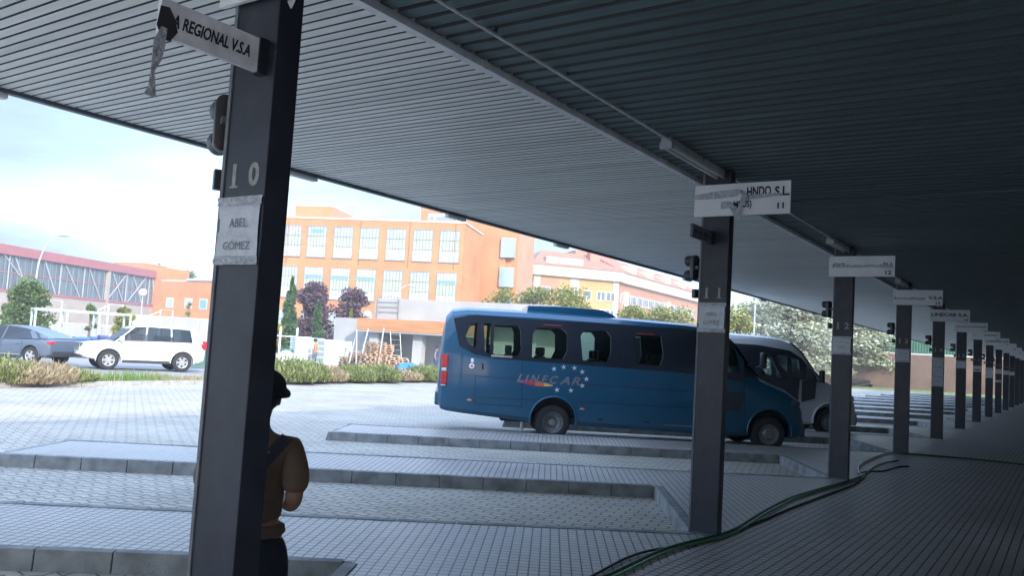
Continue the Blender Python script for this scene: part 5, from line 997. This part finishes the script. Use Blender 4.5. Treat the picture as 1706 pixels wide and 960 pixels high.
def tree(px_, D, top_py, wpx, kind, lab, seed, name='tree', base_frac=.25, n=2600, form='round', group=None, lobes=16, size=None):
    rg = random.Random(seed); o = G(px_, D); H_ = ZH(px_, top_py, D)+.15; wr = wpx/F_PX*D/2; e = empty(name, o, rg.uniform(0, 6), lab, 'tree', group)
    tr = MB(); top = (rg.uniform(-.1, .1)*wr, rg.uniform(-.1, .1)*wr, H_*.75); r0 = max(.08, H_*.022); tr.tube([(0, 0, -.05), (top[0]*.3, top[1]*.3, H_*base_frac), (top[0]*.7, top[1]*.7, H_*.5), top], [r0*1.25, r0, r0*.7, r0*.3], 8)
    b = MB(); size = size or max(.05, D*.0022)
    if form == 'cone':
        for i in range(lobes*2): t = i/(lobes*2); z = H_*(.08+.9*t); rr_ = wr*(1-t)**.75*rg.uniform(.75, 1.1); a = rg.uniform(0, 6.28); q = rg.uniform(.2, .6)*rr_; leaves(b, (q*math.cos(a), q*math.sin(a), z), (rr_*.7, rr_*.7, H_*.06), n//(lobes*2), size, rg)
    else:
        for i in range(lobes):
            a = i*2.4+rg.uniform(-.5, .5); zf = rg.uniform(0, 1); hz = H_*(base_frac+.06+(.90-base_frac)*zf); prof = math.sin(math.pi*min(1, .18+.80*zf))**.6 if form == 'round' else (1-.45*zf)
            q = wr*prof*rg.uniform(.1, .80); c = (q*math.cos(a), q*math.sin(a), min(hz, H_*.92)); s_ = wr*rg.uniform(.32, .54)
            fl = .75 if form == 'round' else .30
            leaves(b, c, (s_, s_, min(s_*fl, H_*.16)), n//lobes, size, rg, .6 if form == 'round' else .3); tr.tube([(top[0]*.5, top[1]*.5, H_*(base_frac+.1*zf)), ((c[0])*.6, c[1]*.6, (c[2]+H_*base_frac)*.52+H_*.05), c], [r0*.5, r0*.3, r0*.12], 5)
    tr.build('trunk', m_bark, e, smooth=60); b.build('crown', LG[kind], e); return e
tree(42, 56, 463, 82, 'green', 'round green tree with yellowing top left of the curved street lamp', 1, n=7500, base_frac=.10, lobes=36)
tree(10, 58, 505, 30, 'green', 'low green bush at the far left edge behind the wall', 21, n=900, base_frac=.1)
tree(150, 60, 500, 26, 'green', 'thin young tree in front of the hall column', 2, n=420, base_frac=.3, lobes=7)
tree(205, 61, 512, 40, 'yellow', 'small yellowish tree left of the globe lamp', 3, n=2600, base_frac=.15, lobes=16)
tree(312, 112, 500, 14, 'yellow', 'sparse small tree before the low brick building', 23, n=300, lobes=6); tree(298, 190, 436, 60, 'green', 'tall pale poplar behind the low brick building', 24, n=2400, base_frac=.2); tree(255, 200, 434, 34, 'green', 'thin distant poplar just right of the hall roof', 25, n=800, base_frac=.2)
tree(480, 66, 462, 48, 'conifer', 'pointed green conifer right beside the nearest pillar', 4, form='cone', n=6500); tree(527, 63, 502, 32, 'conifer', 'smaller bright conifer in front of the purple trees', 5, form='cone', n=4000)
tree(518, 69, 470, 82, 'purple', 'dark purple plum tree between the two conifers', 6, n=8000, base_frac=.12, lobes=34); tree(583, 69, 481, 66, 'purple', 'dark purple plum tree left of the globe lamp and concrete building', 7, n=6500, base_frac=.12, lobes=30); tree(582, 62, 514, 24, 'yellow', 'small yellow-green conifer before the right purple tree', 8, form='cone', n=900); tree(455, 64, 528, 40, 'yellow', 'yellowish shrub behind the wall by the pillar', 9, n=900, base_frac=.1)
for i, (p_, D0, t_, w_, k_, lab) in enumerate(((836, 75, 478, 60, 'yellow', 'leftmost yellow-green tree behind the minibus roof'), (885, 73, 474, 74, 'yellow', 'second yellow-green tree behind the minibus roof'), (948, 72, 474, 84, 'yellow', 'broad yellow-green tree behind the roof air conditioner of the minibus'), (1050, 78, 510, 70, 'yellow', 'low tree before the brick apartment wing'), (1110, 76, 506, 80, 'yellow', 'yellow-green tree just left of pillar 11'), (1228, 70, 508, 64, 'yellow', 'yellow-green tree between pillar 11 and the pine'))):
    tree(p_, D0, t_+5, w_*1.4, k_, lab, 30+i, n=6500, base_frac=.12, group='yellow-green trees behind the minibuses', lobes=34)
tree(1330, 84, 488, 190, 'cedar', 'wide pale silvery cedar between pillars 11 and 12', 50, form='tier', n=11000, base_frac=.10, lobes=60, size=.22); tree(1440, 86, 505, 150, 'cedar', 'silvery cedar with a visible pale trunk between pillars 12 and 13', 51, form='tier', n=8000, base_frac=.22, lobes=46, size=.22); tree(1270, 92, 498, 90, 'cedar', 'silvery cedar rising behind the white minibus roof', 52, form='tier', n=4500, base_frac=.1, lobes=28, size=.22)
# verge shrubs, grasses and stalks
def shrub(px_, D, wd, h, kind, lab, seed, n=1500):
    h *= .84; rg = random.Random(seed); o = G(px_, D, -.06); e = empty('shrub', o, 0, lab, 'shrub', 'shrubs along the verge'); b = MB()
    for _ in range(n):
        a = rg.uniform(0, 6.28); q = rg.random()**.5; bx, by = q*wd/2*math.cos(a), q*.9*math.sin(a); hh_ = h*(1-.55*q*q)*rg.uniform(.45, 1.05); lean = Vector((math.cos(a)*q*.35+rg.gauss(0, .12), math.sin(a)*q*.35+rg.gauss(0, .12), 1)).normalized(); p = Vector((bx, by, rg.uniform(0, .82)*hh_)); lean = (lean+Vector((rg.gauss(0, .45), rg.gauss(0, .45), rg.gauss(0, .3)))).normalized(); tip = p+lean*rg.uniform(.10, .26); s = rg.uniform(.010, .026); sd = Vector((rg.gauss(0, 1), rg.gauss(0, 1), 0)).normalized()*s
        b.add([p-sd*.6, p+sd*.6, (p+tip)/2+sd*1.3, tip, (p+tip)/2-sd*1.3], [(0, 1, 2, 3, 4)])
    h *= 1; b.build('foliage', LG[kind], e); st = MB()
    for _ in range(9): a = rg.uniform(0, 6.28); st.tube([(0, 0, 0), (math.cos(a)*wd*.2, math.sin(a)*.3, h*.5)], .012, 5)
    st.build('stems', m_bark, e)
vD = lambda px_: (1390*1.70)/((645-.0122*px_)-(639-TILT*(1784-px_)))
SH = [(8, 1.6, .95, 'shrub', 'large shrub at the bottom left of the verge'), (45, 1.9, .75, 'dry', 'dry reddish shrub before the blue car'), (82, 1.5, .8, 'dry', 'dry shrub just left of the white car'), (118, 1.1, .5, 'shrub', 'low green shrub under the front of the white car'), (482, 2.6, 1.35, 'shrub', 'large green shrub right of the nearest pillar'), (515, 1.8, 1.15, 'shrub', 'tall green shrub in front of the orange worker'), (548, 1.6, .8, 'dry', 'dry shrub before the wrapped pallets'), (592, 1.9, .9, 'shrub', 'green shrub before the pallet pile'), (634, 2.2, 1.0, 'shrub', 'green shrub before the right of the pallet pile'), (676, 1.6, .6, 'dry', 'low dry shrub below the blue tarpaulin'), (712, 2.4, 1.05, 'shrub', 'pale green shrub at the tail of the blue minibus')]
for i, (p_, w_, h_, k_, lab) in enumerate(SH): shrub(p_, vD(p_)+1.1, w_, h_, k_, lab, 70+i, 5200 if w_ > 1.7 else 3000)
rg = random.Random(4); b = MB(); b2 = MB()
for _ in range(26000):
    y = rg.uniform(3, 60); x = vl(y)-.15-rg.random()*1.9; dn = .5+.5*math.sin(y*1.3+x)*math.sin(y*.37+2)
    hgt = rg.uniform(.05, .26)*(.5+dn); sd = Vector((rg.gauss(0, 1), rg.gauss(0, 1), 0)).normalized()*rg.uniform(.006, .014); tip = Vector((x+rg.gauss(0, .06), y+rg.gauss(0, .06), -.05+hgt))
    (b if rg.random() < dn else b2).add([Vector((x, y, -.05))-sd, Vector((x, y, -.05))+sd, tip], [(0, 1, 2)])
tag(b.build('verge_grass', leafmat('fresh_grass', [(.08, .16, .03), (.15, .26, .05), (.22, .32, .08)])), kind='stuff'); tag(b2.build('dry_grass', LG['dry']), kind='stuff')

# ------------------------------------------------------------------ hazy air
hz = MB().box(-170, 30, -45, 215, -1.2, 26).build('haze', None); hz.data.materials.clear()
m = bpy.data.materials.new('haze_air'); m.use_nodes = True; t = m.node_tree; t.nodes.clear(); vo = t.nodes.new('ShaderNodeVolumePrincipled'); vo.inputs['Density'].default_value = .0014; vo.inputs['Color'].default_value = (.9, .95, 1, 1); vo.inputs['Anisotropy'].default_value = .2
o_ = t.nodes.new('ShaderNodeOutputMaterial'); t.links.new(vo.outputs[0], o_.inputs['Volume']); hz.data.materials.append(m); hz['kind'] = 'stuff'
